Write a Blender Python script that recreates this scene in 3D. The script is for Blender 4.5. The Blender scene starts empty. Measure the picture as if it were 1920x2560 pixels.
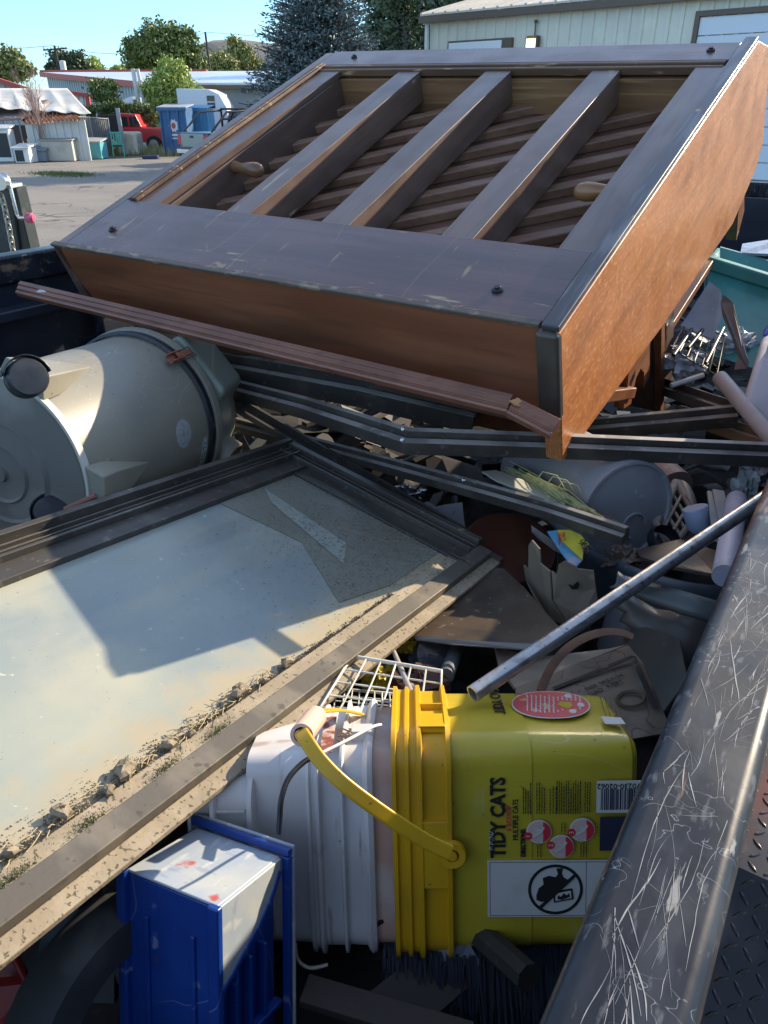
import bpy, math, random
from mathutils import Vector as V, Matrix
random.seed(7)
SC = bpy.context.scene; COL = SC.collection
rad = math.radians
# ------------------------------------------------------------------ camera
F = 1850.0; CZ = 1.95; PITCH = math.atan(1015/F); CP, SP = math.cos(PITCH), math.sin(PITCH)
cam = bpy.data.cameras.new('camera'); co = bpy.data.objects.new('camera', cam); COL.objects.link(co)
co.location = (0, 0, CZ); co.rotation_euler = (rad(90)-PITCH, 0, 0)
cam.sensor_fit = 'VERTICAL'; cam.sensor_height = 36; cam.lens = 36*F/2560
cam.clip_start = .02; cam.clip_end = 6000
SC.camera = co
# ------------------------------------------------------------------ light
SUN_AZ, SUN_EL = 53.5, 23.0
w = bpy.data.worlds.new('World'); SC.world = w; w.use_nodes = True
nt = w.node_tree; bg = nt.nodes['Background']
sky = nt.nodes.new('ShaderNodeTexSky'); sky.sky_type = 'NISHITA'; sky.sun_disc = False
sky.sun_elevation = rad(SUN_EL); sky.sun_rotation = rad(SUN_AZ); sky.altitude = 600; sky.air_density = 1.0; sky.dust_density = .25; sky.ozone_density = 1.6
hs = nt.nodes.new('ShaderNodeHueSaturation'); hs.inputs['Saturation'].default_value = .78; nt.links.new(sky.outputs[0], hs.inputs['Color']); # clearer, deeper air low over the horizon
gt = nt.nodes.new('ShaderNodeTexCoord'); gs = nt.nodes.new('ShaderNodeSeparateXYZ'); nt.links.new(gt.outputs['Generated'], gs.inputs[0])
gm = nt.nodes.new('ShaderNodeMapRange'); gm.interpolation_type = 'SMOOTHSTEP'; gm.inputs[1].default_value = .10; gm.inputs[2].default_value = .55; gm.inputs[3].default_value = 1; gm.inputs[4].default_value = 0; nt.links.new(gs.outputs[2], gm.inputs[0])
gx = nt.nodes.new('ShaderNodeMix'); gx.data_type = 'RGBA'; gx.blend_type = 'MULTIPLY'; nt.links.new(gm.outputs[0], gx.inputs[0]); nt.links.new(hs.outputs[0], gx.inputs[6]); gx.inputs[7].default_value = (.36, .56, .72, 1); nt.links.new(gx.outputs[2], bg.inputs[0]); bg.inputs[1].default_value = .15
sl = bpy.data.lights.new('sun', 'SUN'); sl.energy = 3.5; sl.angle = rad(.53); sl.color = (1, .84, .62)
so = bpy.data.objects.new('sun', sl); COL.objects.link(so)
SL = V((math.cos(rad(SUN_EL))*math.sin(rad(SUN_AZ)), math.cos(rad(SUN_EL))*math.cos(rad(SUN_AZ)), math.sin(rad(SUN_EL))))
so.rotation_euler = SL.to_track_quat('Z', 'Y').to_euler(); so.location = (0, 0, 30)
SC.view_settings.view_transform = 'Standard'; SC.view_settings.look = 'None'
SC.view_settings.gamma = 1; SC.view_settings.exposure = 1.35
# ------------------------------------------------------------------ geometry helpers
def ray(x, y):
    u, v = x-960, y-1280
    return V((u, -v*SP+F*CP, -v*CP-F*SP))
CAM = V((0, 0, CZ))
def R(x, y, r): return CAM+ray(x, y).normalized()*r           # real point at range r metres
def Z(x, y, z): q = ray(x, y); return CAM+q*((z-CZ)/q.z)       # real point at height z
def Y(x, y, d): q = ray(x, y); return CAM+q*(d/q.y)            # real point at distance d
def X3(x): return V(x)
class MB:
    def __init__(s): s.v = []; s.f = []; s.m = []
    def add(s, vs, fs, mi=0):
        n = len(s.v); s.v += [V(p) for p in vs]; s.f += [[i+n for i in f] for f in fs]; s.m += [mi]*len(fs); return s
    def box(s, lo, hi, mi=0):
        x0, y0, z0 = lo; x1, y1, z1 = hi
        vs = [(x, y, z) for z in (z0, z1) for y in (y0, y1) for x in (x0, x1)]
        return s.add(vs, [(0, 2, 3, 1), (4, 5, 7, 6), (0, 1, 5, 4), (2, 6, 7, 3), (0, 4, 6, 2), (1, 3, 7, 5)], mi)
    def bar(s, p0, p1, w, h, up=(0, 0, 1), mi=0, ow=0, oh=0):
        p0, p1, up = V(p0), V(p1), V(up); d = (p1-p0).normalized(); sd = d.cross(up).normalized(); u = sd.cross(d)
        vs = [p+sd*(a*w/2+ow)+u*(b*h/2+oh) for p in (p0, p1) for a, b in ((-1, -1), (1, -1), (1, 1), (-1, 1))]
        return s.add(vs, [(3, 2, 1, 0), (4, 5, 6, 7), (0, 1, 5, 4), (1, 2, 6, 5), (2, 3, 7, 6), (3, 0, 4, 7)], mi)
    def prism(s, pts, vec, mi=0):
        pts = [V(p) for p in pts]; vec = V(vec); n = len(pts)
        return s.add(pts+[p+vec for p in pts], [list(range(n))[::-1], list(range(n, 2*n))]+[(i, (i+1) % n, n+(i+1) % n, n+i) for i in range(n)], mi)
    def loft(s, secs, caps=True, closed=True, mi=0):
        n = len(secs[0]); vs = [p for c in secs for p in c]; fs = []
        for k in range(len(secs)-1):
            for i in range(n if closed else n-1):
                j = (i+1) % n; fs.append((k*n+i, k*n+j, (k+1)*n+j, (k+1)*n+i))
        if caps and closed: fs += [list(range(n))[::-1], list(range((len(secs)-1)*n, len(secs)*n))]
        return s.add(vs, fs, mi)
    def tube(s, path, r, n=10, caps=True, mi=0):
        path = [V(p) for p in path]; rs = r if isinstance(r, (list, tuple)) else [r]*len(path)
        secs = []; pu = None
        for i, p in enumerate(path):
            d = (path[min(i+1, len(path)-1)]-path[max(i-1, 0)]).normalized()
            if pu is None: pu = V((0, 0, 1)) if abs(d.z) < .9 else V((1, 0, 0))
            sd = d.cross(pu).normalized(); u = sd.cross(d); pu = u
            secs.append([p+(sd*math.cos(2*math.pi*k/n)+u*math.sin(2*math.pi*k/n))*rs[i] for k in range(n)])
        return s.loft(secs, caps, True, mi)
    def lathe(s, prof, o=(0, 0, 0), ax=(0, 0, 1), n=48, mi=0, caps=True):
        o, ax = V(o), V(ax).normalized(); e1 = ax.cross(V((0, 0, 1)) if abs(ax.z) < .9 else V((1, 0, 0))).normalized(); e2 = ax.cross(e1)
        secs = [[o+ax*h+(e1*math.cos(2*math.pi*k/n)+e2*math.sin(2*math.pi*k/n))*max(r, 1e-4) for k in range(n)] for r, h in prof]
        return s.loft(secs, caps, True, mi)
    def sweep(s, path, prof, up=(0, 0, 1), mi=0, closed=True):
        # section prof: list of (side, up); mitred at the bends
        path = [V(p) for p in path]; up = V(up); secs = []
        for i, p in enumerate(path):
            a = (path[i]-path[i-1]).normalized() if i else None
            b = (path[i+1]-path[i]).normalized() if i < len(path)-1 else None
            d = (a+b).normalized() if a is not None and b is not None else (a if a is not None else b)
            sd = d.cross(up).normalized(); u = sd.cross(d); k = 1
            if a is not None and b is not None: k = 1/max(.4, d.dot(a))
            secs.append([p+sd*x*k+u*z for x, z in prof])
        return s.loft(secs, closed, closed, mi)
    def build(s, name, mat, parent=None, smooth=35, bevel=0, seg=2, solid=0, sub=0, label=None):
        me = bpy.data.meshes.new(name); o = bpy.data.objects.new(name, me); COL.objects.link(o)
        c = V((0, 0, 0))
        if parent is None and s.v:
            c = sum(s.v, V((0, 0, 0)))/len(s.v); c.z = min(p.z for p in s.v)
        me.from_pydata([p-c for p in s.v], [], s.f); o.location = c
        for m in (mat if isinstance(mat, (list, tuple)) else [mat]): me.materials.append(m)
        for p, mi in zip(me.polygons, s.m): p.material_index = mi
        me.update()
        if smooth:
            me.polygons.foreach_set('use_smooth', [True]*len(me.polygons)); me.set_sharp_from_angle(angle=rad(smooth))
        if parent is not None: o.parent = parent
        if solid: md = o.modifiers.new('solid', 'SOLIDIFY'); md.thickness = solid; md.offset = 0
        if sub: md = o.modifiers.new('sub', 'SUBSURF'); md.levels = md.render_levels = sub
        if bevel: md = o.modifiers.new('bevel', 'BEVEL'); md.width = bevel; md.segments = seg; md.limit_method = 'ANGLE'; md.angle_limit = rad(40); md.harden_normals = True
        if label: o['label'] = label
        return o
def tag(o, label, cat, group=None, kind=None):
    if label: o['label'] = label
    if cat: o['category'] = cat
    if group: o['group'] = group
    if kind: o['kind'] = kind
    return o
def root(name, loc, label, cat, group=None, axes=None, kind=None):
    o = bpy.data.objects.new(name, None); COL.objects.link(o); o.empty_display_size = .1
    M = Matrix.Identity(4)
    if axes:
        a, b, c = axes
        M = Matrix(((a[0], b[0], c[0], 0), (a[1], b[1], c[1], 0), (a[2], b[2], c[2], 0), (0, 0, 0, 1)))
    M.translation = V(loc); o.matrix_world = M
    return tag(o, label, cat, group, kind)
def frame(loc, axes):
    a, b, c = axes
    M = Matrix(((a[0], b[0], c[0], 0), (a[1], b[1], c[1], 0), (a[2], b[2], c[2], 0), (0, 0, 0, 1))); M.translation = V(loc); return M
def text(body, size, o, xd, yd, mat, parent, name='lettering', ext=.0004, align='LEFT', sx=1, bold=0):
    cu = bpy.data.curves.new('t', 'FONT'); cu.body = body; cu.size = size; cu.extrude = ext; cu.align_x = align; cu.space_line = .95; cu.offset = bold; cu.resolution_u = 2
    t = bpy.data.objects.new('t', cu); COL.objects.link(t)
    me = bpy.data.meshes.new_from_object(t.evaluated_get(bpy.context.evaluated_depsgraph_get()))
    bpy.data.objects.remove(t)
    xd, yd = V(xd).normalized(), V(yd).normalized(); zd = xd.cross(yd)
    M = frame(o, (xd*sx, yd, zd)); me.transform(M); me.materials.clear(); me.materials.append(mat)
    ob = bpy.data.objects.new(name, me); COL.objects.link(ob); ob.parent = parent
    return ob
def copy_tree(o, parent=None):
    c = o.copy(); COL.objects.link(c); c.parent = parent
    for ch in o.children: copy_tree(ch, c)
    return c
# ------------------------------------------------------------------ materials
def mat(name, col, rough=.5, metal=0, layers=(), bump=None, spec=.5, coat=0, rvar=0, trans=0, sss=0):
    m = bpy.data.materials.new(name); m.use_nodes = True; n = m.node_tree; b = n.nodes['Principled BSDF']
    b.inputs['Roughness'].default_value = rough; b.inputs['Metallic'].default_value = metal
    b.inputs['Specular IOR Level'].default_value = spec; b.inputs['Coat Weight'].default_value = coat; b.inputs['Coat Roughness'].default_value = .28
    b.inputs['Transmission Weight'].default_value = trans
    L = n.links.new; tc = n.nodes.new('ShaderNodeTexCoord').outputs['Object']
    def noise(scale, detail=4, off=0, rot=None, dist=0):
        mp = n.nodes.new('ShaderNodeMapping'); mp.inputs['Scale'].default_value = scale if isinstance(scale, tuple) else (scale,)*3
        mp.inputs['Location'].default_value = (off, off*.7, off*1.3)
        if rot:
            r = n.nodes.new('ShaderNodeVectorRotate'); r.rotation_type = 'EULER_XYZ'; r.inputs['Rotation'].default_value = rot; L(tc, r.inputs['Vector']); L(r.outputs[0], mp.inputs[0])
        else: L(tc, mp.inputs[0])
        t = n.nodes.new('ShaderNodeTexNoise'); t.inputs['Scale'].default_value = 1; t.inputs['Detail'].default_value = detail; t.inputs['Distortion'].default_value = dist
        L(mp.outputs[0], t.inputs['Vector']); return t.outputs['Fac']
    def mr(v, a, b_, c=0, d=1):
        q = n.nodes.new('ShaderNodeMapRange'); q.interpolation_type = 'SMOOTHSTEP'
        for i, x in zip((1, 2, 3, 4), (a, b_, c, d)): q.inputs[i].default_value = x
        L(v, q.inputs[0]); return q.outputs[0]
    rgb = n.nodes.new('ShaderNodeRGB'); rgb.outputs[0].default_value = (*col, 1); cur = rgb.outputs[0]
    off = 3.1
    for ly in layers:
        kind, c, sc, lo, hi, amt = ly[:6]; rot = ly[6] if len(ly) > 6 else None
        off += 5.3
        f = noise(sc, 5 if kind == 'n' else 1.5, off, rot, 0)
        if kind == 'r':      # thin contour lines: scratches, cracks
            a = n.nodes.new('ShaderNodeMath'); a.operation = 'SUBTRACT'; a.inputs[1].default_value = .5; L(f, a.inputs[0])
            a2 = n.nodes.new('ShaderNodeMath'); a2.operation = 'ABSOLUTE'; L(a.outputs[0], a2.inputs[0])
            msk = mr(a2.outputs[0], lo, hi, 1, 0)
            g = noise(tuple(q*.37 for q in (sc if isinstance(sc, tuple) else (sc,)*3)), 1, off+2)
            g = mr(g, .45, .6); mu = n.nodes.new('ShaderNodeMath'); mu.operation = 'MULTIPLY'; L(msk, mu.inputs[0]); L(g, mu.inputs[1]); msk = mu.outputs[0]
        else: msk = mr(f, lo, hi)
        mu = n.nodes.new('ShaderNodeMath'); mu.operation = 'MULTIPLY'; mu.inputs[1].default_value = amt; L(msk, mu.inputs[0])
        mx = n.nodes.new('ShaderNodeMix'); mx.data_type = 'RGBA'; L(mu.outputs[0], mx.inputs[0]); L(cur, mx.inputs[6]); mx.inputs[7].default_value = (*c, 1); cur = mx.outputs[2]
    L(cur, b.inputs['Base Color'])
    if rvar: L(mr(noise(9, 5, 1.7), .3, .7, max(0, rough-rvar), min(1, rough+rvar)), b.inputs['Roughness'])
    if bump:
        sc, st, di = bump; bp = n.nodes.new('ShaderNodeBump'); bp.inputs['Strength'].default_value = st; bp.inputs['Distance'].default_value = di
        L(noise(sc, 5, .5), bp.inputs['Height']); L(bp.outputs[0], b.inputs['Normal'])
    return m
def wood(name, a, b, axis, rough=.4, fine=90, extra=(), coat=0, bs=.25):
    s = [fine]*3; s[axis] = fine/18; s2 = [14]*3; s2[axis] = 2.0
    return mat(name, a, rough, 0, (('n', b, tuple(s2), .35, .65, .8), ('n', tuple(q*.45 for q in a), tuple(s), .5, .72, .55))+tuple(extra), (tuple(s), bs, .0006), .5, coat, .08)
BLK = mat('black_paint', (.012, .014, .02), .38, 0, (('n', (.05, .055, .06), 30, .55, .75, .5),), (60, .1, .001))
# ================================================================== SETTING
asph = mat('asphalt', (.27, .24, .20), .9, 0, (('n', (.19, .175, .155), (.35, .8, 1), .4, .62, .7), ('n', (.36, .32, .26), .5, .55, .75, .6), ('n', (.09, .085, .08), 60, .5, .62, .6), ('n', (.38, .34, .28), 45, .6, .7, .7), ('r', (.06, .06, .055), .8, .004, .012, .8)), (70, .5, .01))
g = MB(); n = 60
for a in (-1500, 1500):
    for b in (-200, 2500): g.v.append(V((a, b, 0)))
g.f = [[0, 2, 3, 1]]; g.m = [0]
tag(g.build('ground', asph, smooth=0), 'sunlit gravelly asphalt of the yard', None, kind='structure')
dirt = mat('dry_dirt', (.22, .19, .14), .95, 0, (('n', (.10, .12, .05), .6, .5, .6, .8), ('n', (.33, .28, .2), 3, .5, .7, .6)), (15, .6, .03))
m_ = MB(); m_.prism([Y(-60, 0, 34.5)*1, V((-8.2, 35.0, 0)), V((-5.5, 38, 0)), V((8, 38.6, 0)), V((60, 44, 0)), V((60, 120, 0)), V((-70, 120, 0)), V((-70, 34, 0))][1:], (0, 0, .006)); 
tag(m_.build('verge', dirt, smooth=0), 'dry dirt and weeds along the yard edge', None, kind='structure')
# hills
hm = mat('hill_grass', (.22, .20, .17), .95, 0, (('n', (.10, .11, .10), .012, .42, .6, .8), ('n', (.32, .27, .19), .03, .5, .7, .5)))
h = MB(); secs = []
for k in range(13):
    t = k/12; s_ = math.sin(t*math.pi); row = []
    for i in range(61):
        x = -900+i*30
        ht = 97+5*math.sin(x*.013+1)+3*math.sin(x*.05+1)
        ht *= 1/(1+math.exp(-(x+352)/22))
        row.append((x, 1150+t*700, max(0, ht)*min(1, s_*1.3)+3*random.random()*s_-1))
    secs.append(row)
h.loft(secs, False, False)
tag(h.build('hills', hm), 'pale dry hills on the horizon behind the trees', None, kind='structure')
# ------------------------------------------------------------------ foliage
def leafmat(name, a, b, c):
    m = mat(name, a, .55, 0, (('n', b, 1.3, .4, .6, .9), ('n', c, 4.5, .52, .68, .8)))
    return m
BARK = mat('bark', (.12, .09, .07), .9, 0, (('n', (.05, .04, .035), (8, 8, 2), .4, .6, .8),), (20, .6, .02))
def leaves(blobs, n, size, seed, clump=.22, flat=.0, drop=0):
    rnd = random.Random(seed); mb = MB(); tot = sum(b[1][0]*b[1][2] for b in blobs)
    for c, r in blobs:
        k = int(n*r[0]*r[2]/tot); nc = max(6, k//45); cl = []
        for _ in range(nc):
            d = V((rnd.gauss(0, 1), rnd.gauss(0, 1), rnd.gauss(0, 1))).normalized()*(rnd.random()**.45)
            cl.append(V((c[0]+d.x*r[0], c[1]+d.y*r[1], c[2]+d.z*r[2])))
        mr_ = min(r)
        for _ in range(k):
            q = rnd.choice(cl); s_ = clump*mr_
            p = q+V((rnd.gauss(0, s_), rnd.gauss(0, s_), rnd.gauss(0, s_*.8)))
            a = V((rnd.gauss(0, 1), rnd.gauss(0, 1), rnd.gauss(0, 1)-drop)).normalized(); b = a.cross(V((rnd.gauss(0, 1), rnd.gauss(0, 1), rnd.gauss(0, 1)))).normalized()
            z = size*(.6+.8*rnd.random())
            i = len(mb.v); mb.v += [p-a*z, p+b*z*.45, p+a*z, p-b*z*.45]; mb.f.append([i, i+1, i+2, i+3]); mb.m.append(0)
    return mb
def tree(name, label, cat, base, h, blobs, n, size, lm, seed, group=None, trunk=.16, limbs=6, clump=.25, fork=.45):
    base = V(base); rnd = random.Random(seed+99)
    o = root(name, base, label, cat, group)
    t = MB(); top = h*fork
    t.tube([(0, 0, -.1), (trunk*.3, 0, top*.5), (0, trunk*.3, top)], [trunk, trunk*.8, trunk*.6], 8)
    for i in range(limbs):
        c, r = blobs[i % len(blobs)]; e = V(c)-base+V((rnd.uniform(-.6, .6)*r[0], rnd.uniform(-.6, .6)*r[1], rnd.uniform(-.2, .6)*r[2]))
        s_ = V((0, 0, top*(.6+.4*rnd.random()))); t.tube([s_, s_.lerp(e, .5)+V((0, 0, .08*h)), e], [trunk*.5, trunk*.3, trunk*.08], 6)
    t.build('trunk', BARK, o)
    lv = leaves([(V(c)-base, r) for c, r in blobs], n, size, seed, clump); lv.build('crown', lm, o, smooth=0)
    return o
def blobs_px(spec, d, dep=1.0):
    out = []
    for x, y, rx, ry in spec:
        c = Y(x, y, d); k = d/2109.; out.append((c, (rx*k, rx*k*dep, ry*k*1.0)))
    return out
LG = leafmat('leaf_green', (.12, .165, .045), (.20, .25, .07), (.06, .09, .03))
LY = leafmat('leaf_yellow_green', (.34, .42, .09), (.46, .52, .14), (.20, .26, .06))
LD = leafmat('leaf_dark', (.06, .09, .045), (.09, .12, .055), (.03, .05, .028))
LB = leafmat('needle_blue', (.17, .22, .22), (.10, .14, .14), (.26, .31, .31))
LO = leafmat('leaf_olive', (.22, .24, .07), (.30, .30, .10), (.13, .15, .05))
tree('deciduous_tree', 'large round green broadleaf tree rising above the long white roof', 'tree', Y(405, 265, 82)*1-V((0, 0, 1.95)), 11, blobs_px([(405, 125, 62, 50), (350, 150, 40, 42), (455, 140, 48, 45), (400, 85, 45, 28), (450, 100, 40, 32), (345, 115, 26, 26), (490, 160, 24, 30)], 82), 18000, 0.190, LG, 1, trunk=.4, limbs=12)
tree('poplar_tree', 'tall yellow-green tree between the utility pole and the spruce', 'tree', Y(605, 265, 110)-V((0, 0, 1.95)), 12, blobs_px([(590, 135, 22, 36), (615, 155, 30, 34), (640, 165, 18, 24)], 110), 7000, 0.218, LO, 2, trunk=.3)
tree('low_tree', 'low yellowish tree in the gap left of the thin utility pole', 'tree', Y(545, 265, 105)-V((0, 0, 1.95)), 7, blobs_px([(545, 160, 28, 24), (520, 170, 18, 24), (575, 162, 18, 22)], 105), 5000, 0.204, LO, 3, trunk=.25)
tree('juniper_tree', 'dark green tree around the utility pole with the transformer', 'tree', Y(165, 265, 88)-V((0, 0, 1.95)), 8, blobs_px([(150, 162, 24, 28), (190, 158, 24, 26), (125, 175, 12, 16)], 88), 6400, 0.177, LD, 4, trunk=.25)
tree('sparse_tree', 'sparse pale green treetop showing just over the white roof', 'tree', Y(240, 265, 95)-V((0, 0, 1.95)), 6, blobs_px([(235, 170, 26, 20), (300, 178, 26, 12)], 95), 2600, 0.150, LY, 5, trunk=.15)
tree('poplar_tree', 'tall leafy tree at the far left edge of the yard', 'tree', Y(25, 265, 72)-V((0, 0, 1.95)), 9, blobs_px([(25, 160, 26, 36), (-10, 165, 20, 36), (60, 172, 22, 24)], 72), 6400, 0.177, LO, 6, trunk=.25)
tree('young_tree', 'bright yellow-green young tree beside the blue dumpster', 'tree', Y(420, 265, 43)-V((0, 0, 1.95)), 5, blobs_px([(430, 210, 50, 30), (428, 172, 28, 26), (385, 225, 26, 26), (475, 245, 34, 22), (430, 258, 46, 22), (378, 280, 26, 26), (492, 235, 22, 14)], 43, .9), 13000, 0.088, LY, 7, trunk=.1, clump=.3)
tree('round_bush', 'rounded dark green tree in front of the grey metal wall', 'tree', Y(257, 265, 42)-V((0, 0, 1.95)), 3.4, blobs_px([(257, 232, 30, 30), (245, 215, 16, 16), (275, 218, 16, 16)], 42), 5200, 0.082, LG, 8, trunk=.1)
tree('hedge', 'low leafy hedge running along behind the fence', 'hedge', Y(270, 265, 40)-V((0, 0, 1.95)), 2.2, blobs_px([(190, 277, 24, 12), (225, 276, 24, 12), (260, 272, 24, 14), (300, 268, 26, 16), (340, 272, 26, 18), (375, 285, 20, 26), (330, 300, 40, 24), (275, 300, 30, 20)], 40, .6), 12000, 0.061, LG, 9, trunk=.05, limbs=8, fork=.2)
# blue spruce and dark evergreens
def conifer(name, label, px, d, base_w, top_y, n, size, lm, seed, group=None):
    base = Y(px, 265, d); base.z = 0; top = Y(px, top_y, d).z; rnd = random.Random(seed)
    o = root(name, base, label, 'tree', group); t = MB(); t.tube([(0, 0, -.1), (0, 0, top*.95)], [.28, .04], 8)
    W = base_w*d/2109; mb = MB(); nb = n//60
    for i in range(nb):
        u = rnd.random()**1.25*.96; z = top*(.06+.94*u); L = W*(1-u)**.8*(.55+.55*rnd.random()); a = rnd.random()*6.283
        dr = V((math.cos(a), math.sin(a), -.12+.25*u)); st = V((0, 0, z)); t.tube([st, st+dr*L*.5, st+dr*L+V((0, 0, .12*L))], [.05, .03, .01], 4)
        for k in range(60):
            f = rnd.random()**.6; p = st+dr*L*f+V((0, 0, .12*L*f*f)); s_ = .28*L*(1-f*.55)+.06
            p += V((-math.sin(a), math.cos(a), 0))*rnd.gauss(0, s_*.55)+V((0, 0, rnd.gauss(-.05, .1)))
            q = (dr+V((rnd.gauss(0, .6), rnd.gauss(0, .6), rnd.gauss(.1, .5)))).normalized(); b = q.cross(V((rnd.gauss(0, 1), rnd.gauss(0, 1), rnd.gauss(0, 1)))).normalized()
            z_ = size*(.6+.8*rnd.random()); j = len(mb.v); mb.v += [p-q*z_*.6, p+b*z_*.3, p+q*z_, p-b*z_*.3]; mb.f.append([j, j+1, j+2, j+3]); mb.m.append(0)
    t.build('trunk', BARK, o); mb.build('crown', lm, o, smooth=0)
    return o
conifer('spruce_tree', 'big blue-grey spruce behind the left end of the piano', 800, 30, 235, -240, 60000, .085, LB, 21)
for px, d, wd, ty, sd, lb in ((1010, 46, 130, -130, 22, 'dark evergreen just right of the blue-grey spruce'), (1150, 50, 130, -120, 23, 'dark evergreen behind the corner of the pale metal building'), (1300, 52, 150, -160, 24, 'dark evergreen seen above the roof edge beside the vent pipe')):
    conifer('evergreen_tree', lb, px, d, wd, ty, 11000, .2, LD, sd, 'dark evergreens behind the pale metal building')
tree('backing_tree', 'broad dark tree filling the gap between the spruce and the pale building', 'tree', (4, 58, 0), 12, blobs_px([(980, 60, 70, 90), (1080, 40, 90, 80), (1230, 10, 110, 50), (1400, -30, 120, 50), (1000, 180, 90, 80)], 58), 18000, 0.204, LD, 31, trunk=.4)
# bare shrub
def bare(px, d, hpx, sp, seed):
    rnd = random.Random(seed); b = Y(px, 265, d); b.z = 0; top = Y(px, hpx, d).z
    tm = MB()
    def br(p, dr, L, r, dep):
        e = p+dr*L; m1 = p.lerp(e, .5)+V((rnd.gauss(0, .04*L), rnd.gauss(0, .04*L), 0)); tm.tube([p, m1, e], [r, r*.8, r*.55], 4)
        if dep:
            for _ in range(4 if dep > 1 else 5):
                nd = (dr+V((rnd.gauss(0, sp), rnd.gauss(0, sp), rnd.gauss(.15, .25)))).normalized(); br(p.lerp(e, rnd.uniform(.4, 1)), nd, L*rnd.uniform(.45, .7), r*.5, dep-1)
    for k in range(3): br(V((rnd.uniform(-.3, .3), 0, 0)), V((rnd.gauss(-.05, .12), rnd.gauss(0, .1), 1)).normalized(), top*.5, .035, 4)
    m = mat('dry_twig', (.36, .25, .21), .9); tm.v = [p+b for p in tm.v]
    return tag(tm.build('bare_shrub', m, smooth=60), 'leafless pinkish-brown bare shrub in front of the white tarp', 'shrub')
bare(95, 33, 148, .42, 5)
# weeds
wm = leafmat('dry_weed', (.35, .28, .14), (.22, .22, .08), (.45, .36, .2)); wd = MB(); rnd = random.Random(4)
for k in range(2600):
    x = rnd.choice([rnd.uniform(-10.5, -8.7), rnd.uniform(-12.5, -9.5), rnd.uniform(-14, -8.7)]); y = rnd.uniform(36.2, 38.6); hh = rnd.uniform(.1, .5)
    p = V((x, y, 0)); q = p+V((rnd.gauss(0, .12), rnd.gauss(0, .1), hh)); wd.add([p, p+V((.025, 0, 0)), q], [(0, 1, 2)])
tag(wd.build('weeds', wm, smooth=0), 'dry weeds and grass tufts at the foot of the fence', None, kind='stuff')
gr = MB()
for k in range(2200):
    u = rnd.gauss(0, .33); p = Z(160+u*110, 436+rnd.gauss(0, 3)+u*2, 0); q = p+V((rnd.gauss(0, .03), rnd.gauss(0, .03), rnd.uniform(.02, .07))); gr.add([p, p+V((.02, 0, 0)), q], [(0, 1, 2)])
tag(gr.build('grass_strip', leafmat('grass', (.09, .13, .03), (.16, .17, .05), (.06, .08, .02)), smooth=0), 'thin strip of grass growing across the asphalt', None, kind='stuff')
# ------------------------------------------------------------------ buildings
def corr(name, col, dark=.75, r=.45, metal=0, sc=0): return mat(name, col, r, metal, (('n', tuple(c*dark for c in col), (.5, .5, .25), .4, .7, .6), ('n', tuple(c*1.15 for c in col), 2.5, .5, .7, .4)))
def corrugated(mb, a, b, z0a, z0b, z1a, z1b, pitch=.3, dep=.03, th=.06):
    """vertical ribbed sheet between ground points a,b; heights vary linearly"""
    a, b = V(a), V(b); L = (b-a).length; d = (b-a)/L; nrm = V((d.y, -d.x, 0)); n = max(1, int(L/pitch)); s = []
    for i in range(n):
        for f, o in ((0, 0), (.62, 0), (.68, dep), (.94, dep)): s.append(((i+f)/n, o))
    s.append((1, 0)); top = []; bot = []
    for t, o in s:
        p = a+d*(t*L)+nrm*o; bot.append(V((p.x, p.y, z0a+(z0b-z0a)*t))); top.append(V((p.x, p.y, z1a+(z1b-z1a)*t)))
    mb.loft([bot, top], False, False)
    return mb
WHITE = mat('white_paint', (.72, .72, .70), .5, 0, (('n', (.5, .48, .43), 1.2, .45, .7, .5),))
RED = mat('red_trim', (.42, .07, .05), .5)
REDC = mat('red_car_paint', (.55, .02, .03), .3, 0, (), None, .5, .5)
GLS = mat('dark_glass', (.02, .03, .035), .08)
GREY = mat('grey_wall', (.36, .39, .41), .6, 0, (('n', (.28, .31, .33), .8, .4, .7, .6),))
ROOFW = mat('white_roof', (.62, .66, .70), .35, .2, (('n', (.5, .55, .6), .3, .4, .7, .6),))
BRN = mat('brown_trim', (.12, .085, .06), .5)
# right hand pale building
p1 = Y(1078, 40, 33); zt = p1.z
q = ray(1530, -2); k = (zt-CZ)/q.z; p2 = CAM+q*k
dr = (p2-p1); dr.z = 0; dr.normalize(); nb = V((dr.y, -dr.x, 0))
o = root('metal_building', V((p1.x, p1.y, 0)), 'large pale metal building with brown roof edge behind the piano', 'building')
def BL(p): return V(p)-o.location
LEN = 34; a0 = V((0, 0, 0)); b0 = dr*LEN
PALE = corr('pale_siding', (.70, .67, .56), .88)
mb = MB(); corrugated(mb, a0, b0, 0, 0, zt-.12, zt-.12, .42, .045); mb.build('wall', PALE, o, smooth=20)
bk = -nb*14
mb = MB(); corrugated(mb, bk, a0, 0, 0, zt-.12, zt-.12, .42, .045); mb.build('side_wall', PALE, o, smooth=20)
mb = MB(); mb.prism([a0+nb*.35-dr*.25+V((0, 0, zt-.02)), b0+nb*.35+V((0, 0, zt-.02)), b0+bk*.5+V((0, 0, zt+1.6)), a0-dr*.25+bk*.5+V((0, 0, zt+1.6))], (0, 0, .06))
for i in range(60): 
    s_ = a0-dr*.2+dr*(i*.57); mb.bar(s_+nb*.36+V((0, 0, zt+.05)), s_+bk*.5+V((0, 0, zt+1.68)), .09, .06)
mb.build('roof', corr('roof_metal', (.62, .55, .45)), o, smooth=20)
mb = MB(); mb.bar(a0+nb*.3-dr*.3+V((0, 0, zt-.14)), b0+nb*.3+V((0, 0, zt-.14)), .16, .2); mb.build('gutter', BRN, o, smooth=20)
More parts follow.
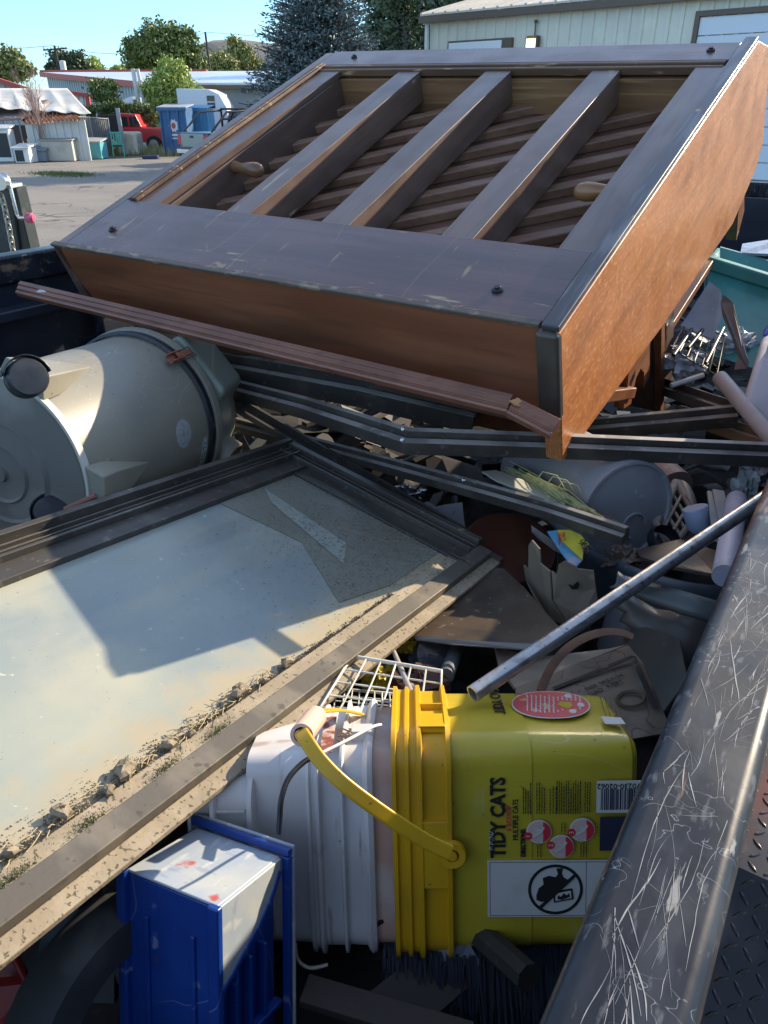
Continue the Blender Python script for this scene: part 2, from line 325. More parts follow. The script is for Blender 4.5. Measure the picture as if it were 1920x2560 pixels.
mb = MB(); mb.bar(a0-dr*.1+nb*.1, a0-dr*.1+nb*.1+V((0, 0, zt-.1)), .12, .12, up=nb); mb.build('downpipe', WHITE, o)
def onwall(x, y, off=.0):   # where the pixel's ray meets the wall plane
    r_ = ray(x, y); t = ((p1-CAM).dot(nb)+off)/r_.dot(nb); return CAM+r_*t-o.location
def wallrect(x0, y0, x1, y1, off):
    A = onwall(x0, y0, off); B_ = onwall(x1, y1, off); s0, s1 = A.dot(dr), B_.dot(dr); return s0, s1, A.z, B_.z
s0, s1, zz, _ = wallrect(1124, 104, 1262, 100, .1); z1 = onwall(1124, 104, .1).z
mb = MB(); mb.box((0, 0, 0), (0, 0, 0)); mb = MB()
def wbox(mb, s0, s1, z0, z1, o0, o1): mb.prism([dr*s0+nb*o0+V((0, 0, z0)), dr*s1+nb*o0+V((0, 0, z0)), dr*s1+nb*o0+V((0, 0, z1)), dr*s0+nb*o0+V((0, 0, z1))], nb*(o1-o0)); return mb
wbox(mb, s0, s1+.35, z1-1.15, z1, .06, .2); fr = mb.build('sign_frame', BRN, o)
mb = MB(); wbox(mb, s0+.06, s1-.05, z1-1.09, z1-.06, .2, .23); sg = mb.build('sign_panel', mat('sign_white', (.75, .78, .8), .3), o)
text('F', .34, dr*(s0+.22)+nb*.235+V((0, 0, z1-.62)), dr, (0, 0, 1), BLK, o, 'lettering', .01, bold=.02)
mb = MB()
for i in range(9): wbox(mb, s0+.5+i*.17, s0+.62+i*.17, z1-.62, z1-.44-.03*(i % 3), .232, .245)
mb.build('lettering', BLK, o)
s0, s1, zz, _ = wallrect(1325, 95, 1349, 95, .1)
mb = MB(); wbox(mb, s0, s1, zz-.35, zz+.05, .06, .3); mb.build('wall_lamp', BRN, o)
lampm = mat('lit_lamp', (.9, .6, .25), .3); bs = lampm.node_tree.nodes['Principled BSDF']; bs.inputs['Emission Color'].default_value = (1, .72, .3, 1); bs.inputs['Emission Strength'].default_value = 1.6
mb = MB(); wbox(mb, s0+.03, s1-.03, zz-.33, zz-.04, .3, .36); mb.build('lamp_glass', lampm, o)
mb = MB(); mb.tube([dr*(s0+s1)*.5+nb*.12+V((0, 0, zz+.05)), dr*(s0+s1)*.5+nb*.12+V((0, 0, zz+.42))], .025, 6); mb.lathe([(.0, 0), (.06, .02), (.06, .1), (0, .12)], dr*(s0+s1)*.5+nb*.12+V((0, 0, zz+.4)), n=10); mb.build('conduit', BRN, o)
A = onwall(1742, 28, .1); s0 = A.dot(dr); mb = MB(); zd = A.z
wbox(mb, s0, s0+.14, 0, zd, .05, .16); wbox(mb, s0+4.3, s0+4.44, 0, zd, .05, .16); wbox(mb, s0+.14, s0+4.3, zd-.14, zd, .05, .16); mb.build('door_frame', BRN, o)
mb = MB()
for i in range(9): wbox(mb, s0+.15, s0+4.29, i*(zd-.15)/9+.015, (i+1)*(zd-.15)/9-.015, .045, .1)
mb.build('garage_door', mat('door_white', (.66, .70, .76), .4), o)
vp = Y(1248, 22, 36.5)-o.location; mb = MB(); mb.tube([vp-V((0, 0, 1)), vp+V((0, 0, 1.2))], .07, 10); mb.build('vent_pipe', GREY, o)
# long white-roofed building
c0 = Y(400, 213, 46); ez = c0.z; r0 = Y(115, 184, 62); rz = r0.z; rd = V((.99, -.12, 0)).normalized()
o = root('warehouse', V((c0.x, c0.y, 0)), 'long grey warehouse with white roof and red gable trim', 'building'); L0 = o.location
cc = V((0, 0, 0)); rr = V(r0)-L0; rr.z = 0
mb = MB(); corrugated(mb, rr, cc, 0, 0, rz-.05, ez-.05, .45, .05); mb.build('gable_wall', corr('grey_siding', (.38, .42, .44)), o, smooth=20)
e2_ = cc+rd*26; mb = MB(); mb.prism([cc+V((0, 0, 0)), e2_, e2_+V((0, 0, ez-.05)), cc+V((0, 0, ez-.05))], (0, .2, 0)); mb.build('front_wall', GREY, o)
mb = MB(); gd = (cc-rr).normalized(); u_ = gd*.5
mb.prism([cc-rd*.4+u_+V((0, 0, ez)), e2_+u_+V((0, 0, ez)), rr+rd*38+V((0, 0, rz)), rr-rd*.4+V((0, 0, rz))], (0, 0, .1)); mb.build('roof', ROOFW, o, smooth=0)
mb = MB(); mb.bar(rr-rd*.45+V((0, 0, rz-.05)), cc+u_-rd*.45+V((0, 0, ez-.05)), .12, .3); mb.bar(rr-rd*.4+V((0, 0, rz+.16)), rr+rd*12+V((0, 0, rz+.16)), .2, .12); mb.build('red_trim', RED, o)
mb = MB(); mb.bar(cc+u_*1.1+V((0, 0, ez-.1)), e2_+u_*1.1+V((0, 0, ez-.1)), .15, .18); mb.build('gutter', BRN, o)
mb = MB(); fl = V(Y(622, 227, 46))-L0; mb.box((fl.x-.14, -.45-1.2, fl.z-.12), (fl.x+.14, -.02-.8, fl.z+.12)); mb.build('wall_light', BLK, o)
# small red-trimmed gable at far left
o = root('red_gable_shed', V((-26, 50, 0)), 'grey shed with red gable trim behind the white tarp', 'building'); L0 = o.location
a_ = Y(-40, 188, 50)-L0; b_ = Y(62, 221, 50)-L0; g2 = Y(175, 232, 50)-L0; mb = MB(); corrugated(mb, (a_.x, 0, 0), (b_.x, 0, 0), 0, 0, a_.z, b_.z, .35, .05); mb.build('wall', bpy.data.materials['grey_siding'], o, smooth=20)
mb = MB(); mb.bar((a_.x, -.15, a_.z), (b_.x+.8, -.15, b_.z-.25), .3, .25); mb.bar((b_.x, 0, b_.z-.3), (g2.x+1.3, .4, b_.z-.45), .3, .2); mb.build('red_trim', RED, o)
o = root('red_frame_shed', Y(215, 265, 44)-V((0, 0, 1.95)), 'small ribbed shed with red frame beside the round bush', 'shed'); L0 = o.location
a_ = Y(182, 232, 44)-L0; b_ = Y(220, 239, 44)-L0; mb = MB(); corrugated(mb, (a_.x, 0, 0), (b_.x, 0, 0), 0, 0, a_.z, b_.z, .22, .06); mb.build('wall', WHITE, o, smooth=20)
mb = MB(); mb.bar((a_.x-.1, -.1, a_.z), (b_.x+.1, -.1, b_.z), .2, .18); mb.bar((b_.x, -.1, 0), (b_.x, -.1, b_.z), .2, .18, up=(0, 1, 0)); mb.build('red_trim', RED, o)
# white tarp canopy
TARP = mat('white_tarp', (.62, .60, .54), .6, 0, (('n', (.45, .42, .36), 1.5, .45, .7, .6),), (5, .3, .03))
def quadsheet(fn, nu, nv):
    mb = MB(); mb.loft([[fn(i/nu, j/nv) for i in range(nu+1)] for j in range(nv+1)], False, False); return mb
def tf(u, v):
    x = -60+u*228+v*(60*u); y = 221+v*(46+18*u); p = Y(x, y, 38.5-4.5*v); p.z += -.16*math.sin(math.pi*((u*5)%1))*(1-v)*v*2.2+.03*math.sin(u*40+v*5)*v; p.y -= .25*math.sin(math.pi*((u*5)%1))*v; return p
tag(quadsheet(tf, 70, 14).build('tarp_canopy', TARP, solid=.01), 'draped white tarp canopy above the rusty-roofed shed', 'tarp')
# sheds on the left
o = root('corrugated_shed', Y(130, 265, 33)-V((0, 0, 1.95)), 'white corrugated kennel shed with rusty orange metal roof', 'shed'); L0 = o.location
RUST = mat('rusty_roof', (.42, .15, .06), .8, 0, (('n', (.55, .45, .35), (6, .6, 1), .5, .65, .8), ('n', (.22, .08, .04), (8, 1, 1), .5, .7, .7)))
a_, b_ = Y(62, 312, 33)-L0, Y(206, 300, 33)-L0
mb = MB(); corrugated(mb, (a_.x, 0, 0), (b_.x, .3, 0), 0, 0, a_.z, b_.z, .28, .05); mb.build('wall', corr('white_sheet', (.62, .63, .60)), o, smooth=20)
def rf(u, v):
    p = V((a_.x+(b_.x-a_.x)*u, 0, a_.z+(b_.z-a_.z)*u)).lerp(Y(38+u*128, 281-8*u, 35.5)-L0, v); p.z += .03*math.cos(u*math.pi*28)+.03; p.y -= .1*(1-v); return p
mb = quadsheet(rf, 112, 4); mb.build('roof', RUST, o, solid=.01)
o = root('brown_shed', Y(25, 265, 33.5)-V((0, 0, 1.95)), 'dark brown boarded kennel with pipe-framed gate', 'shed'); L0 = o.location
BW = mat('brown_board', (.10, .07, .065), .7, 0, (('n', (.16, .12, .11), (1, 1, .3), .4, .7, .6),))
a_, b_ = Y(-60, 312, 33.5)-L0, Y(58, 306, 33.5)-L0
mb = MB(); mb.box((a_.x, 0, 0), (b_.x, 2.4, a_.z-.05)); mb.build('wall', BW, o)
mb = MB(); mb.prism([(a_.x-.2, -.3, a_.z), (b_.x+.1, -.3, b_.z+.1), (b_.x+.1, 2.8, b_.z+.75), (a_.x-.2, 2.8, b_.z+.6)], (0, 0, .07)); mb.build('roof', mat('brown_roof', (.22, .15, .13), .8), o)
mb = MB(); gx0, gx1 = b_.x-.75, b_.x-.12; mb.tube([(gx0, -.12, .1), (gx0, -.12, 1.45), (gx0+.1, -.12, 1.55), (gx1-.1, -.12, 1.55), (gx1, -.12, 1.45), (gx1, -.12, .1)], .03, 8); mb.tube([(gx0-.2, -.1, 0), (gx0-.2, -.1, 1.6)], .03, 8); mb.build('gate_frame', GREY, o)
def crate(name, label, cat, x0, x1, yt, yb, d, m1, dep=1.0, lid=None, front=None, rot=0, inset=None):
    A, B_ = Y(x0, 300, d), Y(x1, 300, d); wv = B_.x-A.x; zt_ = Y((x0+x1)/2, yt, d).z
    o = root(name, ((A.x+B_.x)/2, d, 0), label, cat); o.rotation_euler.z = rot; hw = wv/2
    mb = MB(); mb.box((-hw, 0, .02), (hw, dep, zt_-.05)); b = mb.build('body', m1, o, bevel=.02)
    mb = MB(); mb.prism([(-hw-.06, -.06, zt_-.05), (hw+.06, -.06, zt_-.05), (hw+.06, dep+.06, zt_+.06), (-hw-.06, dep+.06, zt_+.06)], (0, 0, .05)); mb.build('lid', lid or m1, o, bevel=.01)
    if inset: mb = MB(); mb.box((-hw*inset[0], -.012, zt_*inset[1]), (-hw*inset[0]+wv*inset[2], .03, zt_*inset[3])); mb.build('opening', BLK, o)
    return o
BEIGE = mat('beige_board', (.50, .47, .40), .7, 0, (('n', (.3, .28, .24), 1.5, .5, .7, .6),)); TURQ = mat('turquoise_board', (.07, .34, .40), .6, 0, (('n', (.3, .5, .5), 5, .55, .7, .5),))
crate('storage_box', 'beige wooden kennel box with a sagging dark lid', 'box', 88, 168, 349, 395, 33.6-.9, BEIGE, 1.1, mat('grey_lid', (.3, .28, .25), .7))
crate('dog_house', 'turquoise dog house with grey lid and dark doorway', 'dog house', 170, 239, 353, 388, 34.6-.6, TURQ, .9, mat('grey_lid2', (.4, .42, .42), .6), inset=(.9, .08, .12, .7))
crate('storage_box', 'small grey-blue box squeezed left of the beige kennel box', 'box', 71, 96, 374, 400, 32.4, mat('slate_box', (.2, .25, .3), .6), .5)
o = crate('pet_carrier', 'white plastic pet carrier with dark grille opening', 'pet carrier', 16, 54, 368, 406, 31.6, WHITE, .8, inset=(.8, .12, .55, .82))
o = crate('wall_cage', 'pale wire-fronted hutch at the left edge of the yard', 'hutch', -25, 14, 320, 372, 32.3, WHITE, .5, inset=(.85, .15, .8, .85))
# chain-link fence, leaning pole, chair, tank
FEN = mat('fence_slats', (.16, .165, .16), .7, 0, (('n', (.30, .31, .3), (9, 9, .3), .5, .65, .7),))
o = root('chainlink_fence', Y(230, 265, 36)-V((0, 0, 1.95)), 'grey chain-link fence with slats between the sheds and the red vehicle', 'fence'); L0 = o.location
a_, b_ = Y(175, 290, 35)-L0, Y(270, 297, 37)-L0; mb = MB(); corrugated(mb, (a_.x, a_.y, 0), (b_.x, b_.y, 0), .05, .05, a_.z, b_.z, .11, .02); mb.build('mesh_panel', FEN, o, smooth=20)
for t in (0, .5, 1): mb = MB(); p = a_.lerp(b_, t); mb.tube([(p.x, p.y-.05, 0), (p.x, p.y-.05, p.z+.05)], .035, 8); mb.build('post', GREY, o)
mb = MB(); mb.tube([(a_.x, a_.y-.05, a_.z), (b_.x, b_.y-.05, b_.z)], .022, 6); mb.build('rail', GREY, o)
mb = MB(); A, B_ = Y(308, 378, 36.2), Y(290, 270, 36.2); A.z = max(0, A.z); mb.bar(A, B_, .16, .07, up=(0, 1, 0), ow=-.05); mb.bar(A+V((.12, .0, 0)), B_+V((.1, 0, 0)), .05, .05, up=(0, 1, 0)); tag(mb.build('leaning_post', GREY), 'pale grey metal post leaning in front of the white tank', 'post')
o = root('plastic_chair', Y(278, 265, 35.6)-V((0, 0, 1.95)), 'green plastic chair tipped against the fence', 'chair'); o.rotation_euler = (rad(-12), 0, rad(20))
GRN = mat('green_plastic', (.08, .42, .30), .4); mb = MB()
for i in range(5): mb.box((-.22+i*.095, .0, .45), (-.16+i*.095, .03, .95))
mb.box((-.25, 0, .93), (.25, .035, 1.0)); mb.build('backrest', GRN, o); mb = MB(); mb.box((-.25, -.42, .42), (.25, 0, .46)); mb.build('seat', GRN, o)
for sx in (-1, 1):
    for sy in (-.4, -.02): mb = MB(); mb.bar((sx*.23, sy, 0), (sx*.22, sy, .42), .04, .04, up=(0, 1, 0)); mb.build('leg', GRN, o)
mb = MB(); A = Y(313, 330, 36.4); zt_ = A.z
mb.box((A.x-.46, 36.4, .02), (A.x+.46, 37.4, zt_)); tag(mb.build('water_tank', mat('tank_white', (.58, .54, .44), .5, 0, (('n', (.35, .3, .2), 1.5, .5, .65, .8),)), bevel=.12, seg=4), 'square cream plastic tank standing behind the leaning post', 'tank')
mb = MB(); A = Y(368, 384, 34); mb.box((A.x-.3, 34.2, 0), (A.x+.35, 34.5, .14)); tag(mb.build('dark_crate', mat('navy', (.02, .02, .09), .5), bevel=.03), 'low dark blue crate lying on the asphalt edge', 'crate')
# ------------------------------------------------------------------ vehicles
TYRE = mat('tyre', (.02, .02, .02), .8); CHR = mat('chrome', (.6, .6, .6), .25, 1)
def wheel(o, c, r=.36, w=.22):
    mb = MB(); mb.lathe([(r*.6, -w/2), (r*.93, -w/2), (r, -w*.3), (r, w*.3), (r*.93, w/2), (r*.6, w/2)], c, (0, 1, 0), 24); wh = mb.build('wheel', TYRE, o)
    mb = MB(); mb.lathe([(0.001, -w/2-.012), (r*.58, -w/2-.012), (r*.6, w/2), (0.001, w/2)], c, (0, 1, 0), 18); q = mb.build('rim', CHR, wh); 
def side(prof, y0, y1): mb = MB(); mb.prism([(x, y0, z) for x, z in prof], (0, y1-y0, 0)); return mb
o = root('red_vehicle', Y(352, 265, 39.5)-V((0, 0, 1.95)), 'red boxy off-road vehicle parked behind the weeds', 'vehicle')
side([(-.9, .45), (1.15, .45), (1.15, .62), (1.1, 1.0), (.1, 1.08), (-.9, 1.08)], -.8, .8).build('body', REDC, o, bevel=.04)
side([(-.9, 1.08), (.12, 1.08), (-.12, 1.62), (-.82, 1.66), (-.88, 1.62)], -.72, .72).build('cabin', REDC, o, bevel=.04)
side([(-1.9, .5), (-.9, .5), (-.9, 1.62), (-1.85, 1.58)], -.74, .74).build('soft_top', mat('soft_top', (.05, .04, .045), .9), o, bevel=.04)
for x0, x1, sl_ in ((-.78, -.5, 0), (-.42, .02, .12)): side([(x0, 1.12), (x1, 1.12), (x1-sl_, 1.52), (x0, 1.52)], -.735, -.70).build('window', GLS, o)
wheel(o, (.62, -.78, .37), .37); wheel(o, (-1.3, -.78, .37), .37)
mb = MB(); mb.lathe([(.0, 0), (.09, .0), (.1, .05), (0, .06)], (1.13, -.55, .82), (1, 0, 0), 16); mb.build('headlight', CHR, o)
# dumpsters
DB = mat('dumpster_blue', (.035, .13, .30), .5, 0, (('n', (.02, .08, .2), 1.4, .45, .65, .7), ('n', (.2, .12, .08), 5, .66, .74, .8))); DB2 = mat('dumpster_light_blue', (.07, .26, .48), .5, 0, (('n', (.04, .18, .36), 1.4, .45, .65, .7),))
def dumpster(x0, x1, yt, d, m1, label, dep, lid, emb=False):
    A, B_ = Y(x0, 300, d), Y(x1, 300, d); wv = B_.x-A.x; zt_ = Y(x0, yt, d).z; o = root('dumpster', (A.x, d, 0), label, 'dumpster')
    mb = MB(); mb.prism([(0, 0, .08), (wv, 0, .08), (wv, 0, zt_), (0, 0, zt_)], (0, dep, 0)); b = mb.build('body', m1, o, bevel=.02)
    for t in (.02, .33, .66, .95): mb = MB(); mb.box((wv*t, -.07, .08), (wv*t+.07, 0, zt_-.1)); mb.build('rib', m1, o)
    mb = MB(); mb.box((-.05, -.1, zt_-.1), (wv+.05, 0, zt_)); mb.build('rim', m1, o)
    mb = MB(); mb.prism([(-.06, -.1, zt_+.004), (wv+.06, -.1, zt_+.004), (wv+.06, dep*.5, zt_+.16), (wv+.06, dep, zt_+.06), (-.06, dep, zt_+.06), (-.06, dep*.5, zt_+.16)][:1]+[(wv+.06, -.1, zt_+.004), (wv+.06, dep, zt_+.12), (-.06, dep, zt_+.12)], (0, 0, .04)); mb.build('lid', lid, o)
    if emb:
        mb = MB(); st = []
        for i in range(20):
            a = i*math.pi/10; r_ = .17 if i % 2 else .24; st.append((wv*.5+r_*math.cos(a), -.012, zt_-.68+r_*1.15*math.sin(a)))
        mb.prism(st, (0, .009, 0)); mb.build('emblem', mat('emblem_white', (.7, .68, .7), .5), o)
        mb = MB(); mb.prism([(wv*.5+.09*math.cos(i*.63), -.02, zt_-.68+.12*math.sin(i*.63)) for i in range(10)], (0, .006, 0)); mb.build('emblem_centre', RED, o)
        mb = MB(); mb.box((wv*.5-.14, -.01, zt_-1.08), (wv*.5+.14, -.002, zt_-1.0)); mb.box((wv*.5-.16, -.01, zt_-1.2), (wv*.5+.16, -.002, zt_-1.15)); mb.build('lettering', bpy.data.materials['emblem_white'], o)
    return o
dumpster(399, 466, 270, 36.5, DB, 'dark blue dumpster with star emblem beside the pickup truck', 1.5, GREY, True)
dumpster(468, 520, 272, 38.2, DB2, 'lighter blue dumpster just behind the dark blue one', 1.5, DB2)
# dark pickup seen from behind, turned to the right
o = root('pickup_truck', Y(472, 265, 31)-V((0, 0, 1.95)), 'dark blue-green pickup truck with black headache rack and chrome tailgate', 'pickup truck'); o.rotation_euler.z = rad(-38)
TR = mat('truck_paint', (.03, .06, .08), .3, 0, (), None, .5, .6)
# local: x right, y forward ; tailgate at y=0
def PB(name, lo, hi, m, p=None, bv=.03): mb = MB(); mb.box(lo, hi); return mb.build(name, m, p or o, bevel=bv)
PB('bed', (-.85, .05, .5), (.85, 2.3, 1.08), TR); tg = PB('tailgate', (-.66, -.03, .58), (.66, .05, 1.04), mat('tailgate_chrome', (.25, .28, .28), .3, .6)); PB('handle', (-.1, -.05, .9), (.1, -.028, .98), BLK, tg, .01)
for s_ in (-1, 1): PB('tail_light', (s_*.76-.09, -.02, .66), (s_*.76+.09, .049, 1.0), mat('tail_red%d' % s_, (.6, .03, .05), .3), None, .02)
PB('bumper', (-.85, -.14, .36), (.85, 0, .52), CHR)
mb = MB(); mb.prism([(-.82, 2.32, .5), (-.82, 4.0, .5), (-.82, 4.0, 1.1), (-.72, 3.8, 1.12), (-.66, 3.35, 1.72), (-.66, 2.45, 1.74), (-.72, 2.32, 1.1)], (1.6, 0, 0)); mb.build('cab', TR, o, bevel=.04)
PB('rear_window', (-.55, 2.30, 1.18), (.55, 2.36, 1.6), GLS, None, .01); PB('hood', (-.82, 4.0, .5), (.82, 5.1, 1.12), TR, None, .08)
for s_ in (-1, 1): wheel_c = (s_*.8, 1.1, .38); mb = MB(); mb.lathe([(.2, -.12), (.36, -.12), (.38, -.06), (.38, .06), (.36, .12), (.2, .12)], wheel_c, (1, 0, 0), 24); mb.build('wheel', TYRE, o)
mb = MB()
for s_ in (-1, 1): mb.tube([(s_*.78, .3, 1.1), (s_*.78, 1.1, 1.75), (s_*.78, 2.2, 1.8)], .04, 8); mb.tube([(s_*.78, 2.2, 1.08), (s_*.78, 2.2, 1.85)], .045, 8)
for z in (1.2, 1.5, 1.85): mb.tube([(-.78, 2.2, z), (.78, 2.2, z)], .04, 8)
mb.tube([(-.7, 2.2, 1.1), (0, 2.2, 1.8)], .03, 6); mb.tube([(.7, 2.2, 1.1), (0, 2.2, 1.8)], .03, 6); mb.build('rack', BLK, o)
# camper
o = root('camper_trailer', Y(520, 265, 42)-V((0, 0, 1.95)), 'white rounded camper trailer behind the dumpsters', 'camper'); L0 = o.location
zt_ = Y(520, 221, 42).z; side([(-1.5, .5), (.75, .5), (.98, 1.2), (.92, 1.9), (.6, zt_-.25), (.1, zt_-.03), (-1.5, zt_)], 0, 2.1).build('body', mat('camper_white', (.72, .76, .80), .35), o, bevel=.05)
PB('window', (-.02, -.02, 1.85), (.36, .02, 2.4), GLS, None, 0); PB('window_bar', (-.04, -.035, 2.1), (.38, -.018, 2.15), WHITE, None, 0)
# boat under cover
o = root('covered_boat', Y(345, 265, 44)-V((0, 0, 1.95)), 'boat under a white cover behind the hedge', 'boat'); mb = MB(); zc = Y(345, 238, 44).z
secs = []
for i in range(9):
    t = i/8; x = -.95+1.9*t; hh = (zc-1.1)*(.35+.65*math.sin(math.pi*min(1, t*.75+.18))); wv = .9*math.sin(math.pi*(t*.8+.15))**.6
    secs.append([(x, y_*wv, 1.1+hh*(1-abs(y_)**2)) for y_ in (-1, -.6, -.2, .2, .6, 1)]+[(x, .6*wv, .75), (x, -.6*wv, .75)])
mb.loft(secs); mb.build('cover', mat('boat_cover', (.66, .68, .7), .5), o, smooth=60)
# poles and wires
POLE = mat('pole_wood', (.07, .05, .045), .9)
def upole(px, yt, d, label, lean, arms, tr=False):
    b = Y(px, 265, d); b.z = 0; h_ = Y(px, yt, d).z; o = root('utility_pole', b, label, 'utility pole'); mb = MB(); mb.tube([(0, 0, 0), (lean, 0, h_)], [.16, .11], 8); mb.build('pole', POLE, o)
    for i in range(arms): mb = MB(); z = h_-.35-i*.9; mb.bar((lean-1.1, 0, z), (lean+1.1, 0, z+.15), .12, .12); mb.build('crossarm', POLE, o); 
    if arms:
        mb = MB()
        for x in (-1, -.35, .35, 1): mb.lathe([(.05, 0), (.07, .05), (.04, .2)], (lean+x, 0, h_-.3), n=8)
        mb.build('insulators', GREY, o)
    if tr: mb = MB(); mb.lathe([(.0, 0), (.28, .02), (.28, .9), (0, .95)], (lean+.45, 0, h_-2.1), n=14); mb.build('transformer', WHITE, o)
    return V((b.x+lean, b.y, h_))
t1 = upole(166, 114, 80, 'utility pole with crossarm and pale transformer above the dark tree', -.1, 1, True)
t2 = upole(538, 80, 92, 'thin bare utility pole between the round tree and the spruce', -.3, 0)
def wire(a, b, label, sag=1.2):
    mb = MB(); mb.tube([a.lerp(b, i/14)-V((0, 0, sag*4*(i/14)*(1-i/14))) for i in range(15)], .018, 4); tag(mb.build('overhead_wire', BLK, smooth=60), label, 'wire', 'overhead wires')
wire(t1, t1+V((-60, 5, 1)), 'thin overhead wire running left from the pole with the transformer'); wire(t1, t2, 'thin overhead wire strung between the two utility poles'); wire(t2, t2+V((50, 20, 2)), 'thin overhead wire running right from the bare pole into the spruce')
mb = MB(); A = Y(351, 265, 43); A.z = 0; z_ = Y(348, 172, 43).z; mb.tube([A, V((A.x-.12, A.y, z_))], .11, 12); mb.tube([A+V((.3, 0, 0)), V((A.x+.12, A.y, z_))], .08, 12); tag(mb.build('white_post', WHITE), 'white double post rising in front of the warehouse roof', 'post')
# ================================================================== TRAILER
TX, TN = V((.539, .842, 0)).normalized(), None
TN = V((-TX.y, TX.x, 0)); TZ = V((0, 0, 1))
trl = root('trailer', (0, 0, 0), 'black steel utility trailer with scratched top rail, loaded with junk', 'trailer', axes=(TX, TN, TZ))
SCR = mat('scratched_black', (.010, .012, .018), .36, 0, (
    ('n', (.022, .027, .038), 14, .42, .72, .8), ('n', (.040, .044, .052), (16, 44, 22), .52, .68, .6), ('n', (.11, .115, .12), (40, 120, 60), .60, .70, .7), ('n', (.18, .11, .07), (9, 70, 20), .64, .70, .8),
    ('r', (.26, .27, .28), (90, 60, 40), .001, .009, .6), ('n', (.30, .29, .26), (20, 90, 30), .66, .70, .8)), (70, .2, .0008), .3, 0, .1)
WALL = mat('trailer_wall', (.013, .017, .03), .42, 0, (('n', (.03, .04, .06), 5, .45, .7, .6), ('r', (.10, .11, .13), (3, 3, 6), .001, .006, .5), ('n', (.10, .09, .08), 20, .66, .74, .6)), (12, .15, .003))
def TB(name, lo, hi, m, bv=.004, par=None): mb = MB(); mb.box(lo, hi); return mb.build(name, m, par or trl, bevel=bv)
TB('top_rail', (-1.3, -.024, 1.47), (5.0, .042, 1.57), SCR, .011).modifiers['bevel'].segments = 4
TB('top_rail', (-1.3, 2.12, 1.49), (5.0, 2.19, 1.57), SCR, .01)
TB('end_rail', (5.0, -.024, 1.49), (5.07, 2.19, 1.57), SCR, .01)
TB('side_wall', (-1.3, -.006, .8), (5.0, .012, 1.468), WALL); TB('side_wall', (-1.3, 2.14, .8), (5.0, 2.16, 1.488), WALL)
TB('end_wall', (5.0, .0, .8), (5.02, 2.14, 1.488), WALL); TB('tailgate', (-1.3, .0, .8), (-1.28, 2.14, 1.5), WALL)
TB('floor', (-1.3, -.006, .72), (5.02, 2.16, .796), mat('trailer_floor', (.03, .028, .026), .8, 0, (('n', (.07, .055, .04), 6, .45, .7, .7),)), .002)
for s_ in (.55, 1.02, 1.55, 2.1, 2.7, 3.5): TB('wall_rib', (s_, 2.09, .8), (s_+.09, 2.139, 1.40), WALL, .006)
TB('ledge', (-1.3, 2.07, 1.40), (5.0, 2.139, 1.43), WALL, .006)
TB('chassis', (-1.6, .1, .5), (5.6, 2.05, .719), BLK, .01)
rl = [c for c in trl.children if c.name.startswith('top_rail')][0]; rnd = random.Random(55); mb = MB()
for k in range(560):
    s0 = rnd.uniform(.0, 2.6)*rnd.random()**.4; n0 = rnd.uniform(-.016, .034); a = rnd.choice((rnd.gauss(0, .10), rnd.gauss(0, .10), rnd.gauss(.35, .2), rnd.gauss(-.5, .4), rnd.uniform(-1.5, 1.5))); L_ = rnd.uniform(.006, .07)*(1.8 if abs(a) < .25 and rnd.random() < .35 else 1); cv = rnd.gauss(0, 5); w_ = rnd.choice((.00009, .00014, .0002, .00035)); pts = []; x, y = s0, n0
    for q in range(11):
        if not -.0125 < y < .0305: break
        pts.append((x, y, w_*(.35+math.sin(q/10*math.pi))*rnd.uniform(.6, 1.2))); x += math.cos(a)*L_/10; y += math.sin(a)*L_/10; a += cv*L_/10+rnd.gauss(0, .05)
    if len(pts) < 4: continue
    mb.loft([[V((x, y-w2, 1.57025)), V((x, y+w2, 1.57025))] for x, y, w2 in pts], False, False)
sm = mb.build('scratch_marks', mat('bare_scratch', (.27, .268, .26), .5, 0, (('n', (.10, .11, .13), 45, .4, .62, .9),)), trl, smooth=0); sm.parent = rl; sm['kind'] = 'stuff'
# tread-plate fender outside the near wall
TP = mat('tread_plate', (.035, .035, .038), .28, .55, (('n', (.12, .10, .09), 9, .5, .72, .6), ('n', (.16, .05, .03), (3, 5, 4), .58, .72, .6)), (50, .12, .001))
def plate(s0, z0, s1, z1, n0, n1):
    mb = MB(); a, b = V((s0, 0, z0)), V((s1, 0, z1)); L = (b-a).length; d = (b-a)/L; u = V((-d.z, 0, d.x)); mb.prism([a+V((0, n0, 0)), b+V((0, n0, 0)), b+V((0, n1, 0)), a+V((0, n1, 0))], -u*.006)
    P_ = .024; i = 0; x = P_/2
    while x < L:
        j = 0; y = n1+P_/2
        while y < n0:
            sgn = 1 if (i+j) % 2 else -1; c = a+d*x+V((0, y, 0)); p = (d+V((0, sgn*1.0, 0))).normalized(); q = p.cross(u)
            base = [c+p*(.0115*math.cos(t))+q*(.0034*math.sin(t)) for t in [k*math.pi/4 for k in range(8)]]; topp = [c+p*(.007*math.cos(t))+q*(.0015*math.sin(t))+u*.0019 for t in [k*math.pi/4 for k in range(8)]]
            mb.loft([base, topp]); y += P_; j += 1
        x += P_; i += 1
    return mb
f = plate(.93, .905, 1.9, .905, -.03, -.55).build('fender', TP, trl, smooth=30)
plate(.45, .58, .93, .905, -.03, -.55).build('fender_step', TP, trl, smooth=30)
for c in (1.5, 2.4): mb = MB(); mb.lathe([(.2, -.11), (.35, -.11), (.37, -.06), (.37, .06), (.35, .11), (.2, .11)], (c, -.28, .37), (0, 1, 0), 32); mb.build('wheel', TYRE, trl)
